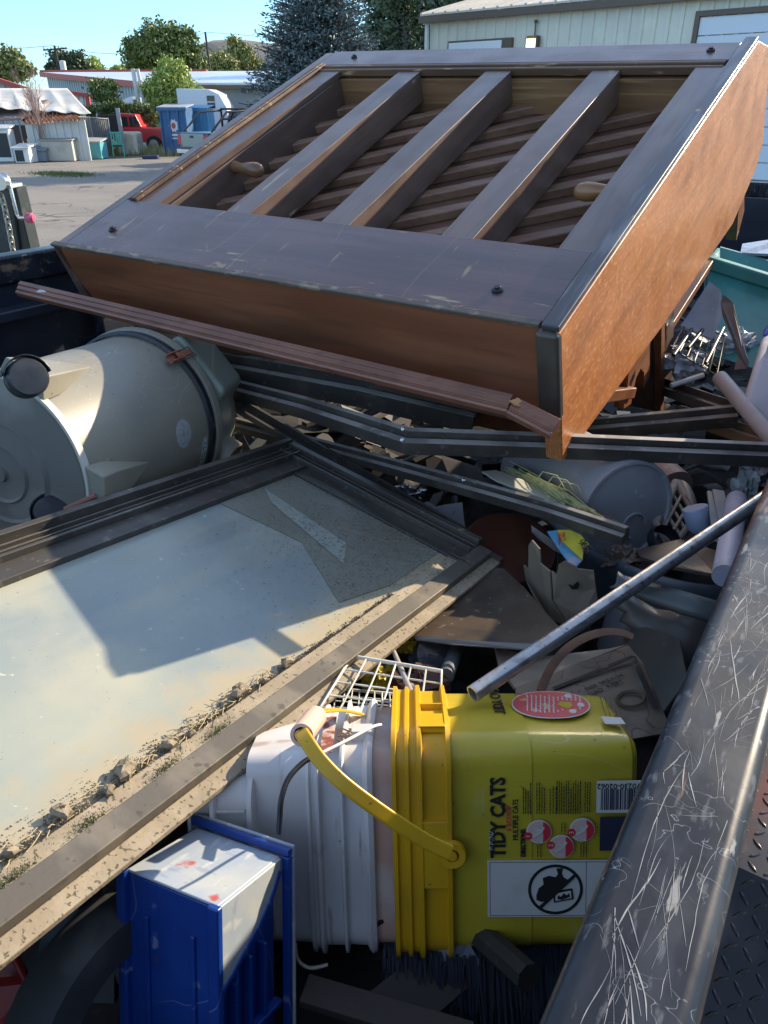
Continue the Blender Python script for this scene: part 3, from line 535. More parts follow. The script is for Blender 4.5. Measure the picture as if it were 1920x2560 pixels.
# tongue jack of the next trailer, with chain and crank
jd = 4.6
o = root('jack_post', Y(20, 620, jd)*1, 'black steel jack post with crank handle and hanging chain beyond the far rail', 'jack'); L0 = o.location
JK = mat('jack_black', (.02, .028, .03), .4, 0, (('n', (.10, .11, .10), 12, .5, .7, .5),))
def JP(x, y, d=jd): return Y(x, y, d)-L0
mb = MB(); mb.prism([JP(-60, 470), JP(27, 470), JP(57, 670), JP(-60, 670)], (0, .12, 0)); mb.build('plate', JK, o, bevel=.01)
mb = MB(); mb.prism([JP(25, 466, jd+.02), JP(40, 466, jd+.02), JP(88, 670, jd+.02), JP(50, 670, jd+.02)], (0, .14, 0)); mb.build('post', JK, o, bevel=.008)
mb = MB(); mb.bar(JP(-60, 466), JP(42, 464), .16, .02); mb.build('cap_plate', GREY, o, bevel=.005)
mb = MB(); mb.tube([JP(4, 436, jd-.06), JP(14, 438, jd-.06), JP(20, 446, jd-.06), JP(42, 535, jd-.06), JP(47, 544, jd-.06), JP(62, 544, jd-.06)], .011, 10); ck = mb.build('crank', CHR, o, smooth=60)
mb = MB(); A = JP(63, 544, jd-.06); mb.lathe([(.005, 0), (.02, .005), (.028, .012), (.026, .03), (.03, .04), (.02, .052), (0, .055)], A, V((1, -.1, -.05)), 10); mb.build('knob', mat('pink_knob', (.55, .10, .18), .4), ck)
mb = MB(); mb.lathe([(.02, 0), (.04, .0), (.04, .05), (.02, .05)], JP(8, 455, jd-.06), (0, -1, 0), 16); mb.lathe([(0, 0), (.03, 0), (.03, .12)], JP(-10, 460, jd-.02), (0, 0, 1), 16); mb.build('ratchet', CHR, o)
mb = MB(); pts = [JP(2+34*(i/9)**.8*.9, 487+i*15.4, jd-.08) for i in range(11)]
for i in range(10):
    a, b = pts[i], pts[i+1]; d = (b-a).normalized(); sd = V((1, .0, 0)) if i % 2 else V((.45, .9, 0)); sd = (sd-d*sd.dot(d)).normalized(); c = (a+b)/2
    lk = [c+d*(.030*(1 if math.cos(t) > 0 else -1)*abs(math.cos(t))**.7)+sd*(.013*math.sin(t)) for t in [k*math.pi/7 for k in range(15)]]; mb.tube(lk, .0045, 6, False)
mb.build('chain', mat('chain_galv', (.45, .44, .38), .4, .6), o, smooth=60)
# ================================================================== PIANO
PO = V((-0.90569046, 2.12044835, 1.61803678)); PX = V((.83742758, -.54637225, -.01387139)).normalized(); PZ = V((-.1916476, -.31731858, .92875191)).normalized(); PY = PZ.cross(PX).normalized(); PZ = PX.cross(PY)
pia = root('upright_piano', PO, 'brown upright piano lying on its keyboard side with its open post frame upward', 'piano', axes=(PX, PY, PZ))
SCL = ('n', (.34, .24, .13), (5, 40, 30), .67, .72, .8)
WDX = wood('dark_veneer_x', (.125, .078, .072), (.07, .045, .045), 0, .33, 110, (('n', (.32, .24, .13), (2.2, 34, 20), .685, .72, .9), ('r', (.22, .15, .09), (3, 16, 5), .001, .006, .8)), .35)
WDP = wood('dark_veneer_board', (.105, .056, .052), (.055, .032, .032), 0, .30, 110, (('n', (.36, .27, .14), (4, 30, 20), .665, .70, .9), ('n', (.30, .20, .10), (60, 5, 20), .70, .73, .8), ('r', (.30, .2, .1), (9, 1.3, 5), .001, .004, .9)), .4)
WDY = wood('dark_veneer_y', (.150, .095, .075), (.085, .055, .046), 1, .36, 110, (('n', (.34, .27, .17), (36, 5, 20), .69, .73, .8),), .3)
WIN = wood('inner_brown', (.30, .15, .07), (.17, .08, .04), 0, .5, 60, (('n', (.42, .25, .11), (4, 20, 70), .57, .70, .7),))
WOR = wood('orange_veneer', (.48, .172, .046), (.38, .128, .036), 1, .42, 150, (('n', (.66, .34, .15), (300, 60, 140), .5, .68, .6), ('n', (.24, .09, .03), (60, 3.5, 26), .52, .72, .5), ), .25, .35)
WFR = wood('front_veneer', (.27, .093, .042), (.18, .060, .028), 0, .36, 60, (('n', (.08, .035, .018), (1.6, 9, 10), .5, .72, .6),), .3)
WSB = wood('soundboard', (.17, .085, .055), (.10, .048, .032), 0, .5, 80)
WRB = wood('rib_wood', (.26, .14, .09), (.16, .08, .05), 0, .45, 60)
def PBX(name, lo, hi, m, bv=.003, par=None, lab=None): mb = MB(); mb.box(lo, hi); return mb.build(name, m, par or pia, bevel=bv, label=lab)
# side panels
YZ = [(-.012, 0), (1.372, 0), (1.56, -.08), (1.71, -.42), (1.65, -.49), (1.41, -.55), (.66, -.445), (.13, -.355), (.02, -.335), (-.012, -.32)]
mb = MB(); mb.prism([(1.425, y, z) for y, z in YZ], (.038, 0, 0)); sp = mb.build('side_panel', WOR, pia, bevel=.003, label='right side panel, sunlit orange-brown veneer')
mb = MB(); mb.prism([(0, y, z) for y, z in [(0, -.002), (1.36, -.002), (1.36, -.30), (0, -.19)]], (.035, 0, 0)); mb.build('side_panel', WDY, pia, bevel=.003)
mb = MB(); mb.bar((1.444, -.010, .006), (1.444, 1.37, .006), .034, .012, mi=0); mb.build('edge_strip', mat('worn_edge', (.05, .05, .06), .3, 0, (('n', (.14, .14, .15), (60, 6, 20), .45, .65, .8), ('n', (.35, .2, .1), 30, .66, .7, .9))), pia, bevel=.003)
# bottom (front-facing) board
mb = MB(); mb.prism([(.0, 0, -.004), (1.42, 0, -.004), (1.42, 0, -.20), (.075, 0, -.175), (.055, 0, -.16)], (0, .025, 0)); mb.build('bottom_board', WFR, pia, bevel=.002)
PBX('corner_post', (1.418, -.022, -.205), (1.4635, .004, -.0), mat('post_dark', (.05, .042, .036), .35, 0, (('n', (.12, .10, .08), (10, 10, 4), .45, .7, .7),)), .008)
mb = MB(); mb.bar((.0, .004, .002), (1.42, .004, .002), .018, .008); mb.build('worn_lip', mat('worn_lip', (.10, .075, .06), .5, 0, (('n', (.36, .28, .19), (30, 60, 60), .54, .70, .6),)), pia, bevel=.002)
# lower back board, top rail, mouldings
rnd = random.Random(8); mb = MB()
for k in range(170):
    x = rnd.uniform(.05, 1.38); y = .012+abs(rnd.gauss(0, .006)) if rnd.random() < .6 else rnd.uniform(.02, .25); a = rnd.gauss(.2, .9); L_ = rnd.uniform(.002, .03)*(2 if rnd.random() < .12 else 1); w_ = rnd.uniform(.0003, .0013)
    P_ = [(x+math.cos(a)*L_*t, y+math.sin(a)*L_*t, w_*math.sin(math.pi*t)*rnd.uniform(.5, 1.4)) for t in [q/5 for q in range(6)]]
    if P_[-1][1] > .258 or P_[-1][1] < .012: continue
    mb.loft([[V((p, q-w3, -.0005)), V((p, q+w3, -.0005))] for p, q, w3 in P_], False, False)
cm = mb.build('chip_marks', mat('bare_wood', (.42, .31, .18), .6, 0, (('n', (.25, .16, .09), 60, .4, .65, .8),)), pia, smooth=0); cm['kind'] = 'stuff'
PBX('lower_board', (.036, .012, -.022), (1.42, .262, -.001), WDP, .002)
PBX('top_rail', (.036, 1.245, -.03), (1.42, 1.368, -.001), WDX, .002)
mb = MB()
for k, (y, z) in enumerate(((1.232, -.010), (1.220, -.017), (1.208, -.013))): mb.bar((.06, y, z), (1.415, y, z), .0125, .022)
mb.build('moulding', wood('mould', (.20, .11, .06), (.08, .045, .03), 0, .45, 80, (('n', (.5, .33, .18), (9, 60, 60), .6, .68, .9),)), pia, bevel=.003)
PBX('cross_block', (.06, 1.196, -.132), (1.42, 1.244, -.031), WIN, .002)
# posts
for nm, x0, x1, w2 in (('post', .405, .487, 0), ('post', .722, .808, 0), ('post', 1.062, 1.142, 0)):
    mb = MB(); mb.prism([(x0, .258, -.012), (x1, .258, -.012), (x1, 1.20, -.008), (x0, 1.20, -.008)], (0, 0, -.088)); mb.build('post', WDY, pia, bevel=.002)
mb = MB(); mb.prism([(.036, .258, -.006), (.155, .258, -.006), (.165, 1.21, -.006), (.036, 1.21, -.006)], (0, 0, -.02)); mb.build('side_rail', WDY, pia, bevel=.002)
mb = MB(); 
for k, x in enumerate((.05, .062, .074)): mb.bar((x, .262, .0+.002*(k % 2)), (x, 1.24, .0+.002*(k % 2)), .008, .01)
mb.build('edge_moulding', bpy.data.materials['mould'], pia, bevel=.002)
PBX('inner_side', (.1, .262, -.133), (.163, 1.195, -.027), WDY, .003)
PBX('side_rail', (1.345, .258, -.03), (1.424, 1.21, -.004), WDY, .002)
PBX('inner_side', (1.375, .262, -.133), (1.42, 1.195, -.031), WDY, .003)
# soundboard with diagonal ribs
PBX('soundboard', (.036, .03, -.150), (1.42, 1.24, -.134), WSB, .001)
sbd = None
d = V((.305, .317, 0)).normalized(); d = V((math.cos(rad(33)), math.sin(rad(33)), 0))
for i in range(15):
    c = V((.75, -.35+i*.135, -.121)); pn = []
    for t in (-1.2, 1.2): pn.append(c+d*t)
    # clip the rib to the board
    def clip(a, b):
        t0, t1 = 0, 1; dd = b-a
        for ax, lo, hi in ((0, .045, 1.412), (1, .04, 1.23)):
            if abs(dd[ax]) < 1e-6: continue
            u0, u1 = (lo-a[ax])/dd[ax], (hi-a[ax])/dd[ax]
            if u0 > u1: u0, u1 = u1, u0
            t0, t1 = max(t0, u0), min(t1, u1)
        return (a+dd*t0, a+dd*t1) if t1-t0 > .05 else None
    r_ = clip(*pn)
    if r_: mb = MB(); mb.bar(r_[0], r_[1], .034, .026); mb.build('rib', WRB, pia, bevel=.004)
# wooden grips
for x0, sg, y in ((.165, 1, .585), (1.372, -1, .60)):
    mb = MB(); mb.lathe([(.018, 0), (.016, .012), (.014, .03), (.017, .05), (.021, .075), (.022, .095), (.018, .112), (.009, .121), (0, .123)], (x0, y, -.05), (sg, -.10, .0), 24)
    mb.build('hand_grip', wood('grip%d' % sg, (.33, .15, .055), (.10, .045, .025), 0, .35, 60, (), .3), pia, smooth=60)
for x, y in ((.137, .108), (1.293, .09), (.157, 1.31), (1.355, 1.31)):
    mb = MB(); mb.lathe([(.012, 0), (.012, .004), (.007, .006), (0, .0055)], (x, y, -.001), (0, 0, 1), 20); mb.lathe([(.006, .005), (.006, .009), (0, .0092)], (x, y, -.001), (0, 0, 1), 12); mb.build('screw', BLK, pia)
# underside parts seen below the right edge
WUN = wood('under_brown', (.22, .085, .035), (.12, .045, .02), 1, .4, 50)
mb = MB(); mb.prism([(1.33, .02, -.20), (1.33, 1.3, -.20), (1.33, 1.5, -.50), (1.33, .2, -.33)], (.09, 0, 0)); mb.build('under_frame', WUN, pia)
PBX('key_bed', (.1, .05, -.30), (1.32, 1.35, -.19), WSB, .002)
mb = MB(); mb.prism([(1.40, .50, -.40), (1.40, .68, -.42), (1.40, .72, -.66), (1.40, .665, -.665), (1.40, .655, -.60), (1.40, .62, -.56), (1.40, .585, -.565), (1.40, .565, -.60), (1.40, .555, -.635), (1.40, .49, -.60)], (.028, 0, 0)); mb.build('arched_bracket', WUN, pia, bevel=.002)
mb = MB(); mb.prism([(1.30, .72, -.40), (1.30, .92, -.46), (1.30, 1.03, -.90), (1.30, .84, -.90)], (.12, 0, 0)); mb.build('key_block', WDY, pia, bevel=.004)
mb = MB(); mb.prism([(1.425, .72, -.455), (1.425, .755, -.46), (1.425, .86, -.90), (1.425, .82, -.90)], (.02, 0, 0)); mb.build('key_block_edge', WUN, pia, bevel=.003)
for k in range(5): mb = MB(); mb.bar((1.20+.05*k, .86, -.60-.012*k), (1.20+.05*k, 1.42, -.66-.012*k), .034, .03); mb.build('key_slip', WDY if k < 3 else WUN, pia, bevel=.003)
PBX('slip_cap', (1.18, .845, -.72), (1.43, .862, -.57), WUN, .004)
mb = MB(); mb.prism([(1.36, 1.50, -.52), (1.36, 1.69, -.46), (1.36, 1.83, -.70), (1.36, 1.60, -.80), (1.36, 1.52, -.74)], (.012, 0, 0)); mb.build('arm_bracket', WDY, pia, bevel=.002)
mb = MB(); mb.prism([(1.375, 1.66, -.47), (1.375, 1.70, -.455), (1.375, 1.86, -.74), (1.375, 1.80, -.83)], (.04, 0, 0)); mb.build('arm_edge', WUN, pia, bevel=.002)
mb = MB(); mb.bar((1.44, .27, -.375), (1.44, .50, -.545), .03, .03); mb.bar((1.43, .47, -.40), (1.43, .475, -.56), .02, .026, up=(1, 0, 0)); mb.build('loose_moulding', WUN, pia, bevel=.004)
PBX('lower_panel', (.9, .2, -.50), (1.39, .5, -.34), WUN, .003)
# ================================================================== DOOR / WINDOW PANEL
DX = -V((0.54635276, 0.82789511, -0.12683985)).normalized(); DZ = V((0.21835359, 0.00541032, 0.97585472)).normalized(); DY = DZ.cross(DX).normalized()
DY = V((0.8085916, -0.56085686, -0.17781793)).normalized()
DZ = DX.cross(DY); SG = 1
if DZ.z < 0: SG = -1
# right-handed frame: local x toward the camera-left end, local y from far-left rail to near-right rail, local z up
# (DX, DY, up) is left-handed, so mirror y:  local y' = -DY
DO = V((-0.24162509, 1.67311116, 1.20641062)); DUP = V((0.21835359, 0.00541032, 0.97585472)).normalized()
win = root('storm_window', DO, 'large aluminium-framed window panel with dirty frosted glass lying on the pile', 'window', axes=(DX, -DY, DUP if DX.cross(-DY).dot(DUP) > 0 else DUP))
ALU = mat('dark_aluminium', (.075, .068, .060), .42, .3, (('n', (.14, .125, .105), (12, 3, 12), .45, .7, .7), ('n', (.24, .21, .17), 60, .60, .72, .6)), (60, .1, .0006))
ALD = mat('dusty_aluminium', (.125, .11, .09), .6, .25, (('n', (.22, .19, .145), (14, 8, 10), .45, .65, .8), ('n', (.07, .06, .05), 70, .60, .68, .7)), (120, .3, .0008))
DST = mat('dust_flange', (.30, .245, .17), .9, 0, (('n', (.40, .335, .24), 25, .4, .65, .7), ('n', (.07, .06, .04), (190, 150, 150), .58, .64, .85), ('n', (.17, .15, .12), 9, .58, .72, .6)), (160, .5, .001))
GL = mat('frosted_glass', (.265, .30, .285), .28, 0, (('n', (.34, .36, .30), 3, .4, .65, .8), ('n', (.38, .38, .30), (2.2, 9, 4), .5, .7, .6), ('n', (.47, .44, .32), (5, 5, 5), .52, .72, .5), ('n', (.10, .09, .07), 230, .70, .74, .9), ('n', (.55, .52, .38), 60, .69, .73, .8), ('n', (.20, .22, .19), (1.2, 14, 6), .56, .74, .35)), (120, .08, .0004), .4, .12, .1)
def dustband(m, lo, hi, col, sc):   # settled dust thickening toward the low edge of the pane (object y)
    n = m.node_tree; b = n.nodes['Principled BSDF']; L = n.links.new; src = b.inputs['Base Color'].links[0].from_socket
    tc = n.nodes.new('ShaderNodeTexCoord'); sp_ = n.nodes.new('ShaderNodeSeparateXYZ'); L(tc.outputs['Object'], sp_.inputs[0])
    nz = n.nodes.new('ShaderNodeTexNoise'); nz.inputs['Scale'].default_value = sc; nz.inputs['Detail'].default_value = 8; L(tc.outputs['Object'], nz.inputs['Vector'])
    ad = n.nodes.new('ShaderNodeMath'); ad.operation = 'MULTIPLY_ADD'; ad.inputs[1].default_value = .16; L(nz.outputs['Fac'], ad.inputs[0]); L(sp_.outputs[1], ad.inputs[2])
    q = n.nodes.new('ShaderNodeMapRange'); q.interpolation_type = 'SMOOTHSTEP'
    for i, x in zip((1, 2, 3, 4), (lo+.08, hi+.08, 1, 0)): q.inputs[i].default_value = x
    L(ad.outputs[0], q.inputs[0]); mx = n.nodes.new('ShaderNodeMix'); mx.data_type = 'RGBA'; L(q.outputs[0], mx.inputs[0]); L(src, mx.inputs[6]); mx.inputs[7].default_value = (*col, 1); L(mx.outputs[2], b.inputs['Base Color'])
dustband(GL, -.515, -.42, (.40, .34, .225), 22)
WL = 1.75
def W(x, y): return x, -y
def wb(x0, x1, y0, y1, z0, z1): mb = MB(); mb.box((x0, -y1, z0), (x1, -y0, z1)); return mb
gp = wb(.085, WL-.08, .098, .525, -.004, .0).build('glass_pane', GL, win)
BAND = mat('glass_band', (.215, .215, .175), .25, 0, (('n', (.07, .065, .05), 200, .60, .66, .9), ('n', (.27, .28, .23), 4, .4, .7, .6)), None, .5, .2)
mb = MB(); mb.prism([(.09, -.10, .0012), (.325, -.10, .0012), (.30, -.30, .0012), (.40, -.47, .0012), (.28, -.5, .0012), (.09, -.5, .0012)], (0, 0, .0006)); mb.build('dirt_film', BAND, win, smooth=0)
mb = MB(); mb.prism([(.20, -.11, .0032), (.235, -.16, .0032), (.295, -.40, .0032), (.23, -.36, .0032)], (0, 0, .0004)); mb.build('bare_glass_strip', GL, win, smooth=0)
# long far rail: stepped profile
for nm, y0, y1, z0, z1, m in (('long_rail', -.006, .008, -.03, .030, ALU), ('long_rail', .008, .045, -.03, .012, ALD), ('track', .0215, .0245, .0115, .021, ALU), ('track', .034, .037, .0115, .019, ALU), ('long_rail', .045, .052, -.03, .022, ALU), ('glazing_rail', .052, .092, -.02, .009, ALU), ('bead', .092, .099, -.02, .013, ALU)):
    wb(-.01, WL, y0, y1, z0, z1).build(nm, m, win, bevel=.0015)
# end rail at the far end
for nm, x0, x1, z0, z1, m in (('end_rail', -.012, .006, -.03, .026, ALU), ('end_rail', .006, .034, -.03, .010, ALU), ('track', .016, .019, .0095, .018, ALU), ('end_rail', .034, .041, -.03, .020, ALU), ('glazing_rail', .041, .088, -.02, .008, ALU)):
    wb(x0, x1, .008, .548, z0, z1-.0011).build(nm, m, win, bevel=.0015)
for nm, y0, y1, z0, z1, m in (('sill_flange', .5815, .606, -.014, -.004, DST), ('long_rail', .548, .5815, -.03, .011, ALD), ('glazing_rail', .522, .548, -.02, .0035, DST)):
    wb(-.004, WL, y0, y1, z0, z1).build(nm, m, win, bevel=.002)
wb(-.035, .0, .545, .60, -.034, -.008).build('corner_block', ALD, win, bevel=.002)
wb(WL, WL+.05, -.006, .6, -.03, .02).build('end_rail', ALU, win, bevel=.002)
# dirt, clods, twigs on the window
DIRT = mat('soil', (.17, .135, .09), .95, 0, (('n', (.34, .28, .19), 60, .45, .65, .8),), (150, .8, .003)); MOSS = leafmat('moss', (.10, .13, .02), (.16, .18, .04), (.05, .07, .02))
WM = frame(DO, (DX, -DY, DUP)); rnd = random.Random(12)
def clod(mb, c, r):
    secs = []; k = rnd.random()*9
    for i in range(6):
        t = i/5*math.pi; secs.append([c+V((math.sin(t)*math.cos(a)*r*(1+.35*math.sin(a*3+k+i)+rnd.gauss(0, .13)), math.sin(t)*math.sin(a)*r*(1+.3*math.cos(a*2+k)), -math.cos(t)*r*.6+rnd.gauss(0, .1)*r)) for a in [j*2*math.pi/8 for j in range(8)]])
    mb.loft(secs)
cl = [(.60, .516, .010), (.655, .519, .007), (.70, .512, .013), (.80, .522, .006), (.835, .517, .010), (.90, .513, .014), (.93, .522, .008), (.985, .510, .012), (1.05, .515, .009), (1.09, .505, .006), (1.13, .512, .013)]
for x, y, r in cl:
    mb = MB(); clod(mb, WM@V((x, -y, .004+r*.5)), r); tag(mb.build('dirt_clod', DIRT, smooth=25), 'crumb of dried mud stuck along the lower edge of the frosted glass', 'dirt clod', 'mud crumbs along the window edge')
mb = MB()
for k in range(7000):
    x = rnd.uniform(.30, 1.35); y = .524-abs(rnd.gauss(0, .004+.030*max(0, x-.45)*rnd.random())); r = .0005+.0022*rnd.random()**2.5; c = WM@V((x, -y, .001+r*.4)); 
    mb.add([c+V((r, 0, 0)), c+V((-r*.5, r*.8, 0)), c+V((-r*.5, -r*.8, 0)), c+V((0, 0, r))], [(0, 1, 3), (1, 2, 3), (2, 0, 3)])
for k in range(4200):
    x = abs(rnd.gauss(.14, .15)); y = rnd.gauss(.40, .13)
    if x < .09 or y < .11 or y > .52 or x > .6: continue
    a = rnd.random()*3.14; l = rnd.uniform(.0008, .0028); w_ = .0005; c = WM@V((x, -y, .004)); u = (DX*math.cos(a)+DY*math.sin(a)); v = (DX*-math.sin(a)+DY*math.cos(a))
    mb.add([c-u*l-v*w_, c+u*l-v*w_, c+u*l*.8+v*w_+DUP*.0006, c-u*l*.8+v*w_+DUP*.0006], [(0, 1, 2, 3)])
for k in range(900):
    x = rnd.uniform(-.0, .55); y = rnd.uniform(.55, .578) if rnd.random() < .3 else rnd.uniform(.0, .55)
    if x > .086 and y < .52: continue
    a = rnd.random()*3.14; l = rnd.uniform(.0008, .003); w_ = .0005; c = WM@V((min(x, .086), -y, .0125)); u = (DX*math.cos(a)+DY*math.sin(a)); v = (DX*-math.sin(a)+DY*math.cos(a))
    mb.add([c-u*l-v*w_, c+u*l-v*w_, c+u*l+v*w_, c-u*l+v*w_], [(0, 1, 2, 3)])
tag(mb.build('debris_crumbs', DIRT, smooth=0), 'fine dark crumbs and soil scattered over the frosted glass', None, kind='stuff')
mb = MB()
for k in range(140):
    x = rnd.uniform(.62, 1.3); y = .520-abs(rnd.gauss(0, .008)); c = WM@V((x, -y, .004)); a = rnd.gauss(.1, .5); l = rnd.uniform(.006, .03); u = DX*math.cos(a)+DY*math.sin(a); b = u*l+DUP*rnd.uniform(0, .006)
    mb.tube([c, c+b*.5+DY*rnd.gauss(0, .002)+DUP*.002, c+b], .0006, 4)
tag(mb.build('straw_bits', mat('straw', (.42, .33, .18), .8), smooth=60), 'bits of straw and root caught along the window edge', None, kind='stuff')
mb = MB()
for k in range(1400):
    x0 = rnd.choice((.77, .86, .97, 1.06, 1.09)); x = rnd.gauss(x0, .014); y = .545-abs(rnd.gauss(0, .006)); c = WM@V((x, -y, .005+rnd.random()*.003)); d_ = V((rnd.gauss(0, 1), rnd.gauss(0, 1), 1)).normalized()*.003; mb.add([c, c+V((.0012, 0, 0)), c+d_], [(0, 1, 2)])
tag(mb.build('moss', MOSS, smooth=0), 'green moss growing in the channel of the window frame', None, kind='stuff')
# second frame lying beneath the window, running to upper left
mb = MB(); A, B_ = R(575, 1000, 2.08), R(1270, 1408, 1.66); A2, B2 = R(520, 985, 2.12), R(1180, 1390, 1.72)
mb.sweep([A, B_], [(-.02, -.012), (.02, -.012), (.02, .004), (.012, .004), (.012, -.004), (-.012, -.004), (-.012, .012), (-.02, .012)]); tag(mb.build('frame_rail', ALU, smooth=20), 'dark metal channel lying behind the far end of the window panel', 'frame rail')
# ================================================================== ALUMINIUM FRAMES
CH = [(-.030, -.022), (.030, -.022), (.030, -.004), (.012, -.004), (.012, .012), (.004, .012), (.004, .022), (-.004, .022), (-.004, .004), (-.030, .004)]
def rail(name, pts, label, m=ALU, prof=CH, up=(0, -.25, 1), par=None, cat='metal rail', grp=None):
    mb = MB(); mb.sweep(pts, prof, up)
    o = mb.build(name, m, par, smooth=20, bevel=.0012)
    if par is None: tag(o, label, cat, grp)
    return o
EDG = mat('bright_edge', (.30, .28, .24), .3, .8)
LEDGE = mat('dusty_sunlit_ledge', (.34, .31, .28), .5, 0, (('n', (.16, .145, .13), (9, 9, 9), .42, .62, .85), ('n', (.5, .47, .42), 40, .6, .7, .6)))  # dust on the frame ledges, coloured paler to imitate sun catching them
def lframe(name, label, pts, w=.034, h=.03, m=ALU, screws=()):
    """mitred two-flange window frame member: stepped top with a raised inner wall"""
    o = root(name, pts[0], label, 'window frame'); q = [V(p)-V(pts[0]) for p in pts]
    P1 = [(-w*.5, -h), (w*.5, -h), (w*.5, 0), (w*.10, 0), (w*.10, -h*.12), (w*.04, -h*.12), (w*.04, h*.50), (-w*.28, h*.50), (-w*.28, h*.2), (-w*.5, h*.2)]
    mb = MB(); mb.sweep(q, P1, (0, -.25, .97)); mb.build('channel', m, o, smooth=20, bevel=.0012)
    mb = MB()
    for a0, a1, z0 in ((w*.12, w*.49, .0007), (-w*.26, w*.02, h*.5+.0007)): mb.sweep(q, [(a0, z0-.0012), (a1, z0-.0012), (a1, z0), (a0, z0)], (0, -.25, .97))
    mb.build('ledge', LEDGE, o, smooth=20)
    for p in screws:
        mb = MB(); mb.lathe([(.0045, 0), (.0045, .002), (.002, .0035), (0, .003)], V(p)-V(pts[0]), (V((0, -1, .5))), 14); mb.build('screw', CHR, o)
    return o
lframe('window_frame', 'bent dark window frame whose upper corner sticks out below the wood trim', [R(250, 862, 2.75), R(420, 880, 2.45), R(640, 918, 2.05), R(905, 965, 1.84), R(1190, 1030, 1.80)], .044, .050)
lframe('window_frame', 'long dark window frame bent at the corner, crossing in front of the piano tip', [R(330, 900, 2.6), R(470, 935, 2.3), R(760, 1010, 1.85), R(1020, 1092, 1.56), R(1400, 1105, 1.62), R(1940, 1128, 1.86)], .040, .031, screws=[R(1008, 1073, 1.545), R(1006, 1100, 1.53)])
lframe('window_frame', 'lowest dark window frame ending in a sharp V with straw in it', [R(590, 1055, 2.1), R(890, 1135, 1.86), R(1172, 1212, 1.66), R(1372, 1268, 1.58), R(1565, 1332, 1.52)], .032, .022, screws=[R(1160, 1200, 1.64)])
rail('frame_rail', [R(1565, 1328, 1.55), R(1290, 1168, 1.80)], 'thin dark metal strip forming the upper arm of the V', ALU, [(-.008, -.02), (.008, -.02), (.008, .006), (-.008, .006)])
mb = MB(); rnd = random.Random(5)
for k in range(70):
    t = rnd.random(); a = R(1275+rnd.gauss(0, 10), 1172+rnd.gauss(0, 8), 1.76); b = R(1275+250*(.5+.5*t)+rnd.gauss(0, 6), 1172+140*(.5+.5*t)+rnd.gauss(0, 6), 1.575); a = a.lerp(b, rnd.random()*.4); m_ = a.lerp(b, .5)+V((rnd.gauss(0, .006), rnd.gauss(0, .006), rnd.uniform(0, .012))); mb.tube([a, m_, b], .0011, 4)
for k in range(3): a = R(1330+k*25, 1215+k*12, 1.66); mb.tube([a, a+V((.02, 0, .035)), a+V((.05, -.01, .03)), a+V((.07, -.02, 0))], .0012, 4)
tag(mb.build('straw', mat('green_straw', (.42, .44, .20), .6, 0, (('n', (.6, .58, .32), 60, .4, .6, .8),)), smooth=60), 'tuft of pale green straw jammed in the V of the frame', None, kind='stuff')
mb = MB(); mb.prism([R(1205, 1178, 1.70), R(1240, 1175, 1.72), R(1310, 1200, 1.68), R(1460, 1290, 1.56), R(1400, 1262, 1.58), R(1240, 1200, 1.66)], (0, 0, -.004)); tag(mb.build('plastic_strip', mat('pale_strip', (.50, .50, .40), .5), smooth=0), 'pale plastic strip lying inside the lowest frame', 'plastic strip')
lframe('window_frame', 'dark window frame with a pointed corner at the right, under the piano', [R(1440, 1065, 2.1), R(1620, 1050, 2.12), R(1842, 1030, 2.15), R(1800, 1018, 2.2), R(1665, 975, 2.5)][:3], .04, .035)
rail('frame_rail', [R(1842, 1026, 2.17), R(1655, 962, 2.6)], 'dark metal strip running back from the pointed frame corner', ALU)
rail('frame_rail', [R(1940, 1105, 2.05), R(1700, 1030, 2.6)], 'brownish strip behind the pointed frame corner at the right', mat('brown_strip', (.22, .15, .09), .6))
rail('frame_rail', [R(0, 925, 2.4), R(330, 868, 2.9)], 'thin dark metal strip behind the grey barrel', ALU, [(-.012, -.012), (.012, -.012), (.012, .008), (-.012, .008)])
# brown wood trim
TRM = wood('trim_wood', (.23, .088, .05), (.15, .056, .033), 0, .35, 60, (), .3)
o = root('wood_trim', R(45, 712, 2.15), 'long brown wooden trim strip with a snapped end leaning below the piano', 'trim strip')
def tm_(pts, name, lab=None, m=TRM):
    q = [V(p)-o.location for p in pts]; w2 = .017
    P1 = [(-w2, -.008), (w2, -.012), (w2, .001), (w2*.75, .004), (w2*.45, .002), (w2*.30, .007), (-w2*.2, .009), (-w2*.35, .013), (-w2, .014)]
    mb = MB(); mb.sweep(q, P1, (0.05, -.55, .75)); return mb.build(name, m, o, smooth=20, bevel=.001, label=lab)
tm_([R(48, 722, 2.35), R(1275, 1014, 1.44)], 'moulding'); tm_([R(1278, 1018, 1.435), R(1388, 1075, 1.40)], 'snapped_end', 'snapped end with pale torn wood', TRM)
mb = MB(); a = V(R(1272, 1004, 1.425))-o.location; mb.prism([a, a+V((.018, .004, .004)), a+V((.035, -.006, -.012)), a+V((.012, -.008, -.006))], (0, -.003, .003)); mb.build('torn_wood', mat('torn', (.50, .25, .10), .7), o, smooth=0)
mb = MB(); mb.prism([(V(R(x, y, r))-o.location) for x, y, r in ((100, 726, 2.27), (170, 741, 2.21), (165, 748, 2.21), (92, 732, 2.28))], (0, -.002, .003)); mb.build('tape', WHITE, o, smooth=0)
